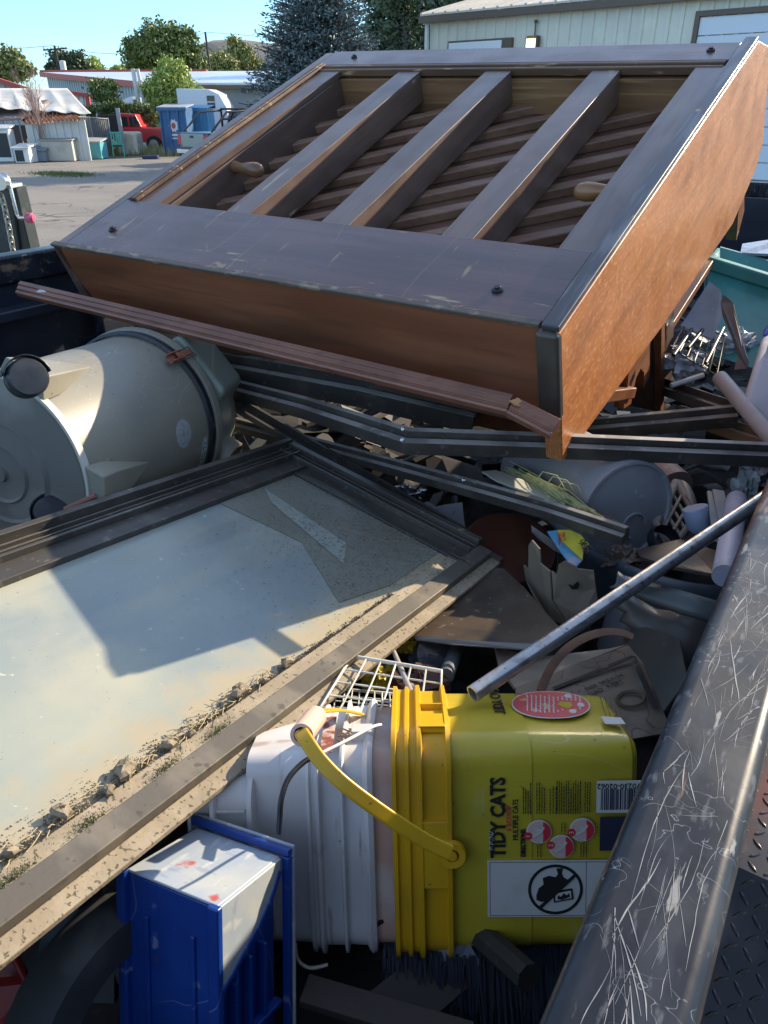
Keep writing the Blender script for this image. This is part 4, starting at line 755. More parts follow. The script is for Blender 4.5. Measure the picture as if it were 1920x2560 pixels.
# ================================================================== SHOP-VAC BARREL
vb = R(16, 1180, 1.66); v_ = (vb-CAM).normalized(); h_ = v_.cross(TZ).normalized(); u_ = h_.cross(v_); AN = rad(50)
VA = (h_*.975*math.sin(AN)+u_*.20*math.sin(AN)+v_*math.cos(AN)).normalized(); V1 = VA.cross(TZ).normalized(); V2 = V1.cross(VA)
vac = root('vacuum_barrel', vb, 'dirty grey wet-dry vacuum barrel lying on its side with casters', 'vacuum barrel', axes=(V1, V2, VA))
# local z along the barrel axis
if V1.cross(V2).dot(VA) < 0: V2 = -V2; vac.matrix_world = frame(vb, (V1, V2, VA))
VG = mat('vac_grey', (.245, .225, .17), .45, 0, (('n', (.19, .18, .15), 4, .4, .68, .8), ('n', (.46, .44, .36), 150, .66, .71, .5), ('n', (.10, .09, .07), 70, .68, .72, .7), ('r', (.5, .48, .4), (25, 5, 6), .001, .006, .4)), (90, .08, .0006), .5, .1)
VL = .45
mb = MB(); mb.lathe([(.192, .0), (.199, .004), (.199, .014), (.194, .016), (.196, .12), (.200, .30), (.204, VL-.03), (.207, VL-.03)], (0, 0, 0), n=72); mb.build('barrel', VG, vac)
mb = MB(); mb.lathe([(.195, -.004), (.200, -.004), (.200, .012), (.195, .012)], n=72, caps=False); mb.build('base_rim', mat('rim_pale', (.5, .48, .42), .5), vac)
mb = MB(); mb.lathe([(.0, -.020), (.014, -.020), (.016, -.012), (.055, -.010), (.060, -.016), (.064, -.010), (.10, -.006), (.105, -.013), (.11, -.004), (.188, -.001), (.188, .001)], n=64); mb.build('base_plate', mat('vac_base', (.15, .14, .12), .5, 0, (('n', (.30, .28, .24), 5, .45, .65, .7),)), vac)
mb = MB(); mb.lathe([(.209, VL-.035), (.216, VL-.033), (.216, VL-.018), (.210, VL-.015)], n=72, caps=False); mb.build('rim_band', BLK, vac)
mb = MB(); mb.lathe([(.207, VL-.015), (.220, VL-.012), (.222, VL+.004), (.214, VL+.012), (.208, VL+.03)], n=72, caps=False); mb.build('lid_rim', VG, vac)
mb = MB(); mb.lathe([(.207, VL+.02), (.202, VL+.07), (.186, VL+.13), (.14, VL+.17), (0, VL+.18)], n=64); mb.build('lid', mat('lid_olive', (.24, .27, .22), .4, 0, (('n', (.33, .34, .28), 5, .45, .7, .6),)), vac)
def loc_(p): return vac.matrix_world.inverted()@V(p)
def on_barrel(x, y, rr):   # angle and height on the barrel for a pixel
    Mi = vac.matrix_world.inverted(); o_ = Mi@CAM; d_ = (Mi.to_3x3()@ray(x, y)).normalized(); a = d_.x**2+d_.y**2; b = 2*(o_.x*d_.x+o_.y*d_.y); c = o_.x**2+o_.y**2-rr*rr; D_ = b*b-4*a*c
    if D_ < 0: t = -b/(2*a)
    else: t = (-b-math.sqrt(D_))/(2*a)
    p = o_+d_*t; return math.atan2(p.y, p.x), p.z
# caster housings
for (hx, hy), lab in (((122, 940), 'upper'), ((168, 1262), 'lower')):
    a, z = on_barrel(hx, hy, .2); cu, su = math.cos(a), math.sin(a); e = V((cu, su, 0)); t = V((-su, cu, 0)); zz = V((0, 0, 1))
    mb = MB(); mb.loft([[e*.19-t*.055+zz*0, e*.19+t*.055, e*.235+t*.042, e*.235-t*.042], [e*.19-t*.05+zz*.05, e*.19+t*.05+zz*.05, e*.228+t*.036+zz*.05, e*.228-t*.036+zz*.05], [e*.19-t*.006+zz*.19, e*.19+t*.006+zz*.19, e*.198+t*.004+zz*.19, e*.198-t*.004+zz*.19]]); mb.build('caster_housing', VG, vac, bevel=.003)
    c = loc_(R(66, 946, 1.46)) if lab == 'upper' else loc_(R(132, 1288, 1.60)); mb = MB(); mb.tube([e*.215+zz*.0, c.lerp(e*.215, .25)], .006, 10); mb.build('caster_stem', mat('rusty_pin', (.30, .13, .09), .6), vac)
    ax = (vac.matrix_world.inverted().to_3x3()@(V((.55, -.72, .35)) if lab == 'upper' else V((.2, -.5, .8)))).normalized()
    mb = MB()
    for s_ in (-1, 1): mb.lathe([(0, s_*.006), (.030, s_*.006), (.034, s_*.010), (.034, s_*.020), (.030, s_*.026), (.012, s_*.028), (0, s_*.027)], c, ax, 32)
    cw = mb.build('caster_wheel', mat('caster_black_'+lab, (.022, .022, .026), .45, 0, (('n', (.06, .06, .065), 20, .45, .7, .7),)), vac)
    mb = MB(); q = ax.cross(zz).normalized(); 
    mb.loft([[c+(q*math.cos(w_)+ax.cross(q)*math.sin(w_))*.038+ax*s_ for s_ in (-.024, .024)] for w_ in [k*.25-1.6 for k in range(12)]], False, False); mb.build('caster_hood', BLK, vac, solid=.002)
# clip, labels, wire, port
a, z = on_barrel(392, 915, .21); e = V((math.cos(a), math.sin(a), 0)); t = V((-math.sin(a), math.cos(a), 0))
RC = mat('rust_clip', (.30, .11, .06), .6, 0, (('n', (.12, .05, .03), 40, .4, .7, .6),))
mb = MB(); zz = V((0, 0, 1))
for s_ in (-1, 1): mb.bar(e*.222+t*s_*.010+zz*(VL-.075), e*.226+t*s_*.010+zz*(VL-.025), .003, .014, up=e)
mb.bar(e*.216+zz*(VL-.075), e*.219+zz*(VL-.02), .022, .003, up=e); mb.bar(e*.229+zz*(VL-.05), e*.226+zz*(VL+.012), .014, .003, up=e); mb.build('latch_clip', RC, vac, bevel=.001)
mb = MB(); mb.tube([e*.22+t*.012+zz*(VL-.03), e*.228+t*.014+zz*(VL+.015), e*.222-t*.0+zz*(VL+.02), e*.228-t*.014+zz*(VL+.012), e*.22-t*.012+zz*(VL-.03)], .0013, 6); mb.build('latch_wire', CHR, vac, smooth=60)
def patch_on(x0, y0, du, dv, nm, m, ell=False, rr=.2035):
    a0, z0 = on_barrel(x0, y0, rr); mb = MB(); n_ = 28; pts = []
    for i in range(n_):
        w_ = 2*math.pi*i/n_; cx, cy = math.cos(w_), math.sin(w_)
        if not ell: k = 1/max(abs(cx), abs(cy)); cx *= k; cy *= k
        aa = a0+cx*du/rr; zq = z0+cy*dv; rq = .199+(zq-.30)/(VL-.33)*.005+.0012; pts.append(V((rq*math.cos(aa), rq*math.sin(aa), zq)))
    mb.add(pts+[sum(pts, V())/n_+V((math.cos(a0), math.sin(a0), 0))*.004], [(i, (i+1) % n_, n_) for i in range(n_)]); return mb.build(nm, m, vac, smooth=60)
STK = mat('faded_sticker', (.36, .36, .35), .5, 0, (('n', (.16, .16, .15), (230, 90, 300), .56, .62, .8), ('n', (.2, .19, .16), 30, .6, .7, .8)))
patch_on(462, 1085, .034, .028, 'round_sticker', STK, True); patch_on(508, 1135, .045, .011, 'side_sticker', mat('sticker_white', (.55, .56, .52), .5, 0, (('n', (.12, .14, .10), (260, 260, 200), .5, .56, .85),)))
pp = loc_(R(565, 1100, 2.02)); pe = V((pp.x, pp.y, 0)).normalized(); mb = MB(); mb.lathe([(.052, -.05), (.05, .065), (.044, .066), (.042, -.03)], pe*.17+zz*(VL+.055), pe+zz*.1, 32, caps=False); mb.build('hose_port', VG, vac)
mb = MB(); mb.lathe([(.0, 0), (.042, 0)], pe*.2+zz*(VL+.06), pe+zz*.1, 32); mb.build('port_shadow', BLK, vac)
ap = V((-pe.y, pe.x, 0)); sg = 1 if (vac.matrix_world.to_3x3()@ap).z > 0 else -1
mb = MB(); hb = ap*sg*.9+pe*.35; hb.normalize(); hz = V((0, 0, 1)); tt = hb.cross(hz)
mb.loft([[hb*.12-tt*.11+hz*(VL+.02), hb*.12+tt*.11+hz*(VL+.02), hb*.222+tt*.09+hz*(VL+.02), hb*.222-tt*.09+hz*(VL+.02)], [hb*.1-tt*.10+hz*(VL+.15), hb*.1+tt*.10+hz*(VL+.15), hb*.212+tt*.07+hz*(VL+.15), hb*.212-tt*.07+hz*(VL+.15)]]); mb.build('lid_hump', bpy.data.materials['lid_olive'], vac, bevel=.015)
# ================================================================== BUCKETS (one shared local frame: x toward the mouths, y to the rear, z down)
BXX, BYY, BZZ = V((-0.99907773, 0.02122894, -0.03732325)), V((0.03289171, 0.93713001, -0.34742693)), V((0.02760123, -0.34833413, -0.93696398))
BO = R(1612, 1850, 1.0)
Mb = frame(BO, (BXX, BYY, BZZ)).inverted()
def rsec(x, o, ly, lz, r=.034, n=7, dz=0, dy=0):
    r += o; pts = []
    for cy, cz, a0 in ((ly+o-r, lz+o-r, 0), (-o+r, lz+o-r, 90), (-o+r, -o+r, 180), (ly+o-r, -o+r, 270)):
        for k in range(n): a = rad(a0+90*k/(n-1)); pts.append(V((x, cy+r*math.cos(a)+dy, cz+r*math.sin(a)+dz)))
    return pts
def bucket(name, label, prof, ly, lz, m, dz=0, dy=0, wall=.0025, inner=None, off=0):
    o = root(name, BO, label, 'bucket', axes=(BXX, BYY, BZZ)); mb = MB()
    mb.loft([rsec(x, q, ly, lz, dz=dz, dy=dy) for x, q in prof], False, True)
    e = prof[0]; mb.add(rsec(e[0], e[1], ly, lz, dz=dz, dy=dy), [list(range(28))[::-1]])
    xm, qm = prof[-1]; mb.loft([rsec(xm, qm, ly, lz, dz=dz, dy=dy), rsec(xm, qm-wall*1.6, ly, lz, dz=dz, dy=dy), rsec(xm-.1, qm-wall*2, ly, lz, dz=dz, dy=dy)], False, True)
    mb.build('body', m, o, smooth=32); return o
YP = mat('yellow_plastic', (.52, .40, .03), .32, 0, (('n', (.38, .29, .03), 9, .45, .7, .6), ('n', (.20, .14, .04), 90, .69, .74, .8), ('n', (.55, .50, .25), (30, 9, 9), .62, .75, .4), ('r', (.75, .68, .4), (6, 20, 20), .001, .004, .5)), (30, .06, .001), .5, .15, .06)
YP2 = mat('yellow_collar', (.66, .37, .012), .35, 0, (('n', (.52, .30, .02), 9, .45, .7, .6), ('n', (.25, .14, .04), 90, .68, .73, .8)), None, .5, .1)
WP = mat('white_plastic', (.66, .64, .62), .38, 0, (('n', (.52, .48, .45), 5, .4, .7, .8), ('n', (.36, .25, .18), (14, 30, 14), .62, .74, .7), ('n', (.30, .26, .24), (60, 9, 9), .64, .72, .7), ('n', (.14, .11, .09), 60, .70, .74, .8), ('n', (.50, .36, .28), (60, 4, 4), .62, .72, .5)), (30, .06, .001), .5, .1, .06)
PP = mat('pink_faded', (.60, .36, .27), .45, 0, (('n', (.70, .60, .54), 12, .4, .65, .8),))
LY_, LZ_ = .182, .298
yb = bucket('yellow_bucket', 'yellow square bucket lying on its side with printed cat-litter label', [(.004, -.016), (.012, -.008), (.03, -.005), (.235, 0), (.237, .004)], LY_, LZ_, YP)
mb = MB(); prof = [(.236, .002), (.238, .012), (.243, .013), (.245, .004), (.272, .004), (.274, .013), (.279, .013), (.281, .006), (.288, .006), (.290, .011), (.294, .011), (.296, .006), (.304, .006), (.306, .0115), (.311, .0115), (.312, .002)]
mb.loft([rsec(x, q, LY_, LZ_) for x, q in prof], False, True); mb.build('collar', YP2, yb, smooth=25)
# collar stiffeners and plate
def bb(par, nm, lo, hi, m, bv=.001): mb = MB(); mb.box(lo, hi); return mb.build(nm, m, par, bevel=bv)
bb(yb, 'collar_plate', (.243, -.0115, .100), (.276, -.003, .190), YP2); bb(yb, 'collar_rib', (.243, .02, -.012), (.276, .024, -.003), YP2); bb(yb, 'collar_rib', (.243, .09, -.012), (.276, .094, -.003), YP2)
bb(yb, 'collar_plate', (.243, .02, -.0118), (.276, .06, -.008), YP2)
def fx0(px, py, yy):
    o_ = Mb@CAM; d_ = Mb.to_3x3()@ray(px, py); t = (yy-o_.y)/d_.y; return o_+d_*t
# pivot and handle
pv = fx0(1130, 2133, -.0118); mb = MB(); mb.lathe([(.0085, -.001), (.0085, .006), (.0165, .007), (.0175, .004), (.0175, -.001)], pv, (0, -1, 0), 28, caps=False); mb.lathe([(.006, 0), (.006, .008), (.0, .0085)], pv, (0, -1, 0), 16); mb.build('pivot', YP2, yb)
def BLc(x, y, r): return Mb@R(x, y, r)
hp = [BLc(1128, 2133, .915), BLc(1060, 2100, .90), BLc(960, 2035, .875), BLc(860, 1960, .86), BLc(800, 1900, .86), BLc(762, 1845, .87), BLc(752, 1828, .885)]
def ribbon(path, w_, t_, upv):
    mb = MB(); mb.sweep(path, [(-w_, -t_), (w_, -t_), (w_, t_*.2), (w_*.8, t_), (-w_*.8, t_), (-w_, t_*.2)], upv); return mb
def smoothp(p, k=6):
    o_ = []
    for i in range(len(p)-1):
        a, b, c, d = p[max(i-1, 0)], p[i], p[i+1], p[min(i+2, len(p)-1)]
        for j in range(k): t = j/k; o_.append(.5*((2*b)+(c-a)*t+(2*a-5*b+4*c-d)*t*t+(3*b-a-3*c+d)*t**3))
    return o_+[p[-1]]
vw = (Mb.to_3x3()@(CAM-R(900, 1980, .88))).normalized()
ribbon(smoothp(hp), .0085, .0022, vw).build('handle', YP2, yb, bevel=.0012)
gc = BLc(754, 1838, .885); g2 = BLc(800, 1778, .97); gax = (g2-gc).normalized()
mb = MB(); mb.lathe([(.0135, 0), (.0135, .07)], gc, gax, 24, caps=False); mb.lathe([(.0095, .0), (.0135, 0)], gc, gax, 24, caps=False); mb.lathe([(.0095, 0), (.0095, .06)], gc, gax, 24, caps=False); mb.lathe([(.004, .0), (.0055, .0), (.0055, .02)], gc+V((.003, 0, 0)), gax, 16, caps=False); mb.build('grip_roll', mat('grip_pink', (.72, .46, .36), .45), yb)
h2 = [g2, BLc(850, 1775, 1.03), BLc(900, 1785, 1.09)]; ribbon(smoothp(h2), .008, .002, V((0, 0, -1))).build('handle', YP2, yb, bevel=.001)
# printed front (the text face is y=0; text runs along -z, letters upright toward -x)
BK = mat('print_black', (.02, .02, .018), .5); RDP = mat('print_red', (.62, .03, .05), .45); PKP = mat('print_worn_red', (.62, .10, .10), .45, 0, (('n', (.66, .45, .22), 40, .62, .68, .8),)); WHP = mat('print_white', (.62, .60, .55), .5, 0, (('n', (.55, .5, .4), 20, .5, .7, .5),)); DKB = mat('print_navy', (.03, .03, .06), .5)
TXD, TYD = V((0, 0, -1)), V((1, 0, 0))
def fx(px, py):   # pixel -> local point on the text face, so the print keeps its real place
    Mi = Mb; o_ = Mi@CAM; d_ = Mi.to_3x3()@ray(px, py); t = (-.0003-o_.y)/d_.y; p = o_+d_*t; return V((p.x, -.0012, p.z))
def ft(px, py, body, size, m=BK, sx=1, bold=0, al='LEFT'): text(body, size, fx(px, py), TXD, TYD, m, yb, 'printed_lettering', .0004, al, sx, bold)
ft(1262, 2143, 'TIDY CATS', .0255, BK, .86, .0008); ft(1234, 2125, 'PURINA', .0080, WHP, 1)
def frect(x0, y0, x1, y1, nm, m, t=.0008, off=0):
    a, b = fx(x0, y0), fx(x1, y1); mb = MB(); mb.box((min(a.x, b.x), -.0006-t-off, min(a.z, b.z)), (max(a.x, b.x), -.0003-off, max(a.z, b.z))); return mb.build(nm, m, yb)
frect(1224, 2075, 1236, 2128, 'logo_block', BK, .0005)
ft(1277, 2078, '5 SCOOP', .0085, RDP); ft(1295, 2100, 'MULTIPLE CATS', .0098, BK, .8); ft(1313, 2141, 'DIRECTIONS:', .0085, BK, .75, .0003)
rnd = random.Random(3)
mb = MB()
def lines(mb, x0, x1, yb_, yt, n_, jit=.3, h=.45):
    for i in range(n_):
        x = x0+(x1-x0)*i/max(1, n_-1); a = fx(x, yb_); b = fx(x, yb_-(yb_-yt)*(1-jit*rnd.random() if rnd.random() < .55 else 1)); z = a.z
        while z > b.z:
            l = rnd.uniform(.0015, .005); hh = .0011*rnd.uniform(.8, 1.15); mb.box((a.x-hh*.5, -.0011, max(z-l, b.z)), (a.x+hh*.5, -.0005, z)); z -= l+.0011
for a_ in ((1308, 1326, 2034, 1955, 4), (1342, 1361, 2034, 1955, 4), (1375, 1390, 2034, 1965, 3), (1392, 1450, 2034, 1952, 11), (1462, 1474, 2030, 1955, 3), (1344, 1352, 2143, 2108, 2), (1404, 1412, 2080, 2055, 2), (1452, 1466, 2142, 2104, 3)): lines(mb, *a_)
mb.build('small_print', BK, yb, smooth=0)
def disc(c, r, nm, m, off=0, r2=0, t=.0005, n=40):
    mb = MB()
    P_ = [V((c.x+r*math.cos(a), -.0012-off, c.z+r*math.sin(a))) for a in [2*math.pi*k/n for k in range(n)]]
    if r2:
        Q = [V((c.x+r2*math.cos(a), -.0012-off, c.z+r2*math.sin(a))) for a in [2*math.pi*k/n for k in range(n)]]; mb.add(P_+Q+[p-V((0, t, 0)) for p in P_]+[p-V((0, t, 0)) for p in Q], [(i, (i+1) % n, n+(i+1) % n, n+i)[::-1] for i in range(n)]+[(2*n+i, 2*n+(i+1) % n, 3*n+(i+1) % n, 3*n+i) for i in range(n)])
    else: mb.prism(P_, (0, -t, 0))
    return mb.build(nm, m, yb)
PKT = mat('print_pinkish', (.62, .45, .38), .5)
for (cx, cy), nb_ in (((1347, 2078), '1'), ((1403, 2115), '2'), ((1455, 2073), '3')):
    c = fx(cx, cy); disc(c, .0158, 'pictogram', WHP); disc(c, .0143, 'pictogram', PKT, .0005)
    a = c+V((.0, 0, 0)); mb = MB(); mb.prism([V((a.x+.0145*math.cos(t)*(1 if 1 else 1), -.0022, a.z+.0145*math.sin(t))) for t in [rad(-70+14*k) for k in range(11)]], (0, -.0005, 0)); mb.v = [V((2*a.x-p.x, p.y, p.z)) for p in mb.v]; mb.build('pictogram', RDP, yb)
    mb = MB(); mb.tube([V((a.x+.008, -.003, a.z+.006)), V((a.x-.001, -.003, a.z+.001)), V((a.x-.006, -.003, a.z-.007))], .0016, 6); mb.tube([V((a.x+.003, -.003, a.z-.004)), V((a.x-.004, -.003, a.z-.001))], .002, 6); mb.v = [V((p.x, -.0031+.1*(p.y+.003), p.z)) for p in mb.v]; mb.build('pictogram', WHP, yb)
    d_ = fx(cx-27, cy+(-14 if nb_ != '2' else -24)+ (24 if nb_ == '1' else 20)) ; disc(d_, .0052, 'number_dot', RDP, .0008); text(nb_, .008, d_+V((-.0026, -.0012, .002)), TXD, TYD, WHP, yb, 'printed_lettering', .0003)
# barcode, dark panel, safety panel
frect(1492, 1952, 1600, 2030, 'barcode_panel', WHP)
mb = MB(); a, b = fx(1502, 1972), fx(1600, 2022); x = a.x
while x > b.x: w_ = rnd.choice((.0006, .0006, .0012, .0018)); mb.box((x-w_, -.0021, a.z), (x, -.0014, b.z)); x -= w_+rnd.choice((.0006, .001, .0016))
mb.build('barcode', DKB, yb, smooth=0); text('70230-02062', .0105, fx(1600, 1957)+V((0, -.0008, 0)), V((1, 0, 0)), V((0, 0, 1)), BK, yb, 'printed_lettering', .0003, 'LEFT', .95)
frect(1500, 2042, 1600, 2125, 'dark_panel', DKB); frect(1218, 2151, 1600, 2290, 'safety_panel', WHP)
mb = MB(); a, b = fx(1224, 2154), fx(1600, 2286)
for lo, hi in (((b.x, -.0016, a.z), (a.x, -.0010, a.z+.0006)), ((b.x, -.0016, b.z), (a.x, -.0010, b.z+.0006)), ((a.x-.0006, -.0016, a.z), (a.x, -.0010, b.z))): mb.box(lo, hi)
a2 = fx(1466, 2154); mb.box((a2.x, -.0016, a.z), (a2.x+.0006, -.0010, b.z)); mb.build('panel_border', BK, yb, smooth=0)
c = fx(1388, 2222); disc(c, .0345, 'prohibition_sign', BK, .0004, .0308)
def poly(pts, nm, m, off): mb = MB(); mb.prism([V((c.x-x*.001, -.0012-off, c.z+y*.001)) for x, y in pts], (0, -.0004, 0)); return mb.build(nm, m, yb, smooth=0)
poly([(-24, 8), (-21, -2), (-15, -7), (-16, -16), (-8, -19), (0, -17), (3, -21), (1, -29), (9, -29), (8, -22), (10, -17), (16, -13), (14, -6), (6, -4), (3, 4), (8, 9), (2, 12), (-4, 10), (-9, 16), (-18, 17), (-24, 14)], 'pictogram', BK, .0004)
poly([(-3, 2), (21, -2), (23, 13), (-2, 18)], 'pictogram', BK, .0009); poly([(0, 5), (19, 1), (20, 11), (0, 15)], 'pictogram', WHP, .0014); poly([(3, 7), (7, 9), (10, 4), (14, 7), (17, 4), (18, 9), (8, 13), (2, 12)], 'pictogram', BK, .0019)
poly([(-21, 22), (-18, 25), (25, -19), (22, -22)], 'pictogram', BK, .0024)
# printed top face (z = 0)
def tx(px, py):
    o_ = Mb@CAM; d_ = Mb.to_3x3()@ray(px, py); t = (-.0003-o_.z)/d_.z; p = o_+d_*t; return V((p.x, p.y, -.0012))
def tpoly(pts, nm, m, off=0, t=.0004):
    mb = MB(); mb.prism([tx(*p)-V((0, 0, off)) for p in pts], (0, 0, -t)); return mb.build(nm, m, yb, smooth=0)
def tov(cx, cy, rx, ry, sk=0, n=40, sq=.85): return [(cx+rx*math.copysign(abs(math.cos(a))**sq, math.cos(a))+sk*math.sin(a), cy+ry*math.sin(a)) for a in [2*math.pi*k/n for k in range(n)]]
tpoly(tov(1377, 1764, 98, 34, 8), 'round_label', WHP); tpoly(tov(1377, 1764, 94.5, 32, 8), 'round_label', PKP, .0005)
mb = MB(); 
for i in range(13):
    x = 1318+i*11; y = 1741+rnd.random()*6
    while y < 1784-abs(i-5)*1.2:
        l = rnd.uniform(2, 6)
        if not (1390 < x < 1440 and 1752 < y < 1776): a = tx(x, y); b = tx(x+.0+l*.12, min(y+l, 1788)); mb.box((b.x-.0012, b.y, -.0026), (b.x+.0006, a.y, -.0021))
        y += l+1.6
mb.build('small_print', WHP, yb, smooth=0)
tpoly([(1392, 1765), (1402, 1758), (1415, 1760), (1425, 1759), (1432, 1768), (1424, 1775), (1410, 1772)], 'worn_patch', YP, .0012)
for x, y in ((1446, 1766+0), (1426, 1782), (1414, 1744)): tpoly(tov(x+6, y, 9, 5, 2), 'label_dot', WHP, .0012)
tpoly([(1502, 1793), (1552, 1796), (1564, 1812), (1514, 1812)], 'white_tag', WHP)
text('TIDY CATS', .020, tx(1238, 1785), V((0, 1, 0)), V((1, 0, 0))*-1, BK, yb, 'printed_lettering', .0004, 'LEFT', 1, .0005)
mb = MB()
for x in (1500, 1511, 1523, 1533):
    y = 1745
    while y < 1790: l = rnd.uniform(2, 5); a = tx(x+(y-1745)*.3, y); b = tx(x+(y-1745)*.3, y+l); mb.box((a.x-.0006, b.y, -.0018), (a.x+.0006, a.y, -.0013)); y += l+1.5
mb.build('small_print', BK, yb, smooth=0)
# white buckets
def ringy(x0, steps):
    return [(x0+a, b) for a, b in steps]
def lyw(x): return .19-max(0, x-.37)*.58
wb1 = bucket('white_bucket', 'white square bucket with collar ribs, mouth to mouth with the yellow bucket', [(.499, -.03), (.498, -.012), (.405, -.008)], .115, .284, WP, .018, .004)
mb = MB(); prof = [(.334, -.008), (.336, .004), (.342, .007), (.347, .001), (.349, -.003), (.372, -.004), (.374, .006), (.377, .006), (.379, -.003), (.402, -.003), (.404, .007), (.408, .007), (.410, .001), (.414, .001), (.416, .005), (.420, .004), (.421, -.006), (.497, -.010)]
mb.loft([rsec(x, q, lyw(x), .284, dz=.018, dy=.004) for x, q in prof], False, True); mb.build('collar', WP, wb1, smooth=25)
mb = MB(); mb.loft([rsec(x, q, lyw(x), .284, dz=.018, dy=.004) for x, q in ((.306, -.006), (.350, -.0055))], False, True); mb.build('inner_sleeve', PP, wb1, smooth=30)
def wq(px, py): # point on the white bucket's front face
    o_ = Mb@CAM; d_ = Mb.to_3x3()@ray(px, py); t = (.010-o_.z)/d_.z; p = o_+d_*t; return V((p.x, p.y, .0085))
mb = MB(); mb.prism([wq(812, 1795), wq(842, 1795), wq(830, 1885), wq(800, 1880)], (0, 0, -.0008)); mb.build('faded_print', mat('print_maroon', (.25, .07, .05), .6, 0, (('n', (.60, .50, .44), (60, 60, 30), .45, .62, .85),)), wb1, smooth=0)
text("OB'S", .022, wq(843, 1862)+V((0, 0, -.002)), V((0, 1, 0)), V((-1, 0, 0)), mat('print_dark', (.10, .06, .05), .6), wb1, 'printed_lettering', .0004, 'LEFT', .9, .0006)
# wire bail with black tube
bl = smoothp([BLc(952, 1812, .985), BLc(930, 1818, .965), BLc(870, 1850, .93), BLc(800, 1885, .905), BLc(760, 1905, .895), BLc(722, 1945, .885), BLc(704, 1995, .88), BLc(700, 2040, .885), BLc(697, 2085, .89)])
mb = MB(); mb.tube(bl[:20], .0021, 8); mb.build('wire_bail', WHITE, wb1, smooth=60); mb = MB(); mb.tube(bl[18:], .0032, 8); mb.build('bail_sleeve', BLK, wb1, smooth=60)
bb(wb1, 'bail_ear', (.335, .05, .008), (.365, .075, .022), WP)
wb2 = bucket('white_bucket', 'leftmost white bucket with deep panelled collar, pushed inside the other', [(.535, -.018), (.575, -.016)], .115, .245, WP, .052, .0)
mb = MB(); prof = [(.47, -.03), (.486, -.012), (.489, .006), (.495, .006), (.497, -.005), (.535, -.006), (.537, .006), (.542, .006), (.544, -.007), (.566, -.008), (.568, .002), (.572, .002), (.574, -.014), (.578, -.03), (.579, -.07)]
mb.loft([rsec(x, q, .115, .245, dz=.052, dy=.000) for x, q in prof], False, True); mb.build('collar', WP, wb2, smooth=25)
for z in (.055, .125, .195): bb(wb2, 'collar_rib', (.540, .0015, z), (.577, .02, z+.004), WP)
for z in (.09, .16): bb(wb2, 'collar_rib', (.499, .0015, z), (.538, .02, z+.004), WP)
# ================================================================== BLUE BIN
e1, e2, e3 = V((-0.87339541, .45037759, -.18531185)), V((.48696895, .80258049, -.3445661)), V((-.00645718, -.39118357, -.92029002))
bo = R(544, 2265, .90)
bin_ = root('blue_bin', bo, 'scuffed blue plastic bin standing on end at the front left', 'bin', axes=(e1*.9, e2*.9, e3*.9))
BLU = mat('blue_plastic', (.008, .045, .25), .34, 0, (('n', (.015, .08, .36), 6, .45, .7, .6), ('n', (.30, .36, .45), 30, .66, .74, .5), ('r', (.25, .3, .45), (6, 12, 5), .001, .005, .5), ('n', (.10, .06, .05), 40, .70, .74, .6)), (20, .08, .002), .5, .2, .06)
BLS = mat('scuffed_blue', (.33, .38, .44), .5, 0, (('n', (.46, .47, .43), 9, .42, .62, .8), ('n', (.10, .16, .36), (5, 5, 5), .58, .72, .6), ('n', (.58, .58, .54), (70, 18, 40), .58, .70, .6), ('n', (.2, .25, .36), (30, 60, 20), .60, .70, .5), ('n', (.45, .06, .04), (7, 9, 9), .68, .71, .9)), (60, .2, .001), .5, 0, .1)
XL, YL, ZL = .151, .120, .42
mb = MB(); mb.prism([(0, 0, 0), (XL, 0, 0), (XL-.006, YL, 0), (-.0, YL, 0)], (0, 0, .004)); mb.build('end_wall', BLS, bin_, bevel=.003, label='pale scuffed end facing up')
mb = MB(); mb.box((.0, -.0, .0045), (XL, .004, ZL)); mb.build('base_wall', BLU, bin_, bevel=.003)
for x0, x1, z0 in ((.012, .018, .0), (.118, .124, .0)):
    pass
for x in (.035, .112): mb = MB(); mb.box((x, -.004, .05), (x+.007, .001, ZL)); mb.build('base_rib', BLU, bin_, bevel=.002)
mb = MB(); mb.box((XL-.004, -.009, -.002), (XL+.012, .004, ZL)); mb.build('edge_strip', BLU, bin_, bevel=.003); mb = MB(); mb.box((-.006, -.007, .0), (.012, .003, ZL)); mb.build('edge_strip', BLU, bin_, bevel=.003)
# right side: recessed ribbed wall with a pale tongue under the end
mb = MB(); mb.box((.012, .004, .004), (.016, YL, ZL)); mb.build('side_wall', BLU, bin_)
mb = MB(); tg = [(-.004, .001, .0), (-.004, YL-.002, .0), (-.004, YL-.006, .016), (-.004, YL-.018, .036), (-.004, YL-.03, .05), (-.004, .070, .068), (-.004, .045, .082), (-.004, .02, .098), (-.004, .001, .108)]
mb.prism([(x, y, z+.001) for x, y, z in tg], (.006, 0, 0)); mb.build('worn_tongue', BLS, bin_, bevel=.002)
mb = MB(); mb.sweep([V((.0, p[1], p[2])) for p in tg[2:]], [(-.006, -.004), (.006, -.004), (.006, .003), (-.006, .003)], (0, 0, 1)); mb.build('tongue_rim', BLU, bin_, bevel=.001)
for y in (.028, .055, .084): mb = MB(); mb.box((-.002, y, .10), (.012, y+.006, ZL)); mb.build('side_rib', BLU, bin_, bevel=.002)
mb = MB(); mb.box((-.003, .002, .20), (.011, YL, .207)); mb.build('side_rib', BLU, bin_, bevel=.002)
mb = MB(); mb.box((XL-.004, .004, .004), (XL, YL, ZL)); mb.build('side_wall', BLU, bin_)
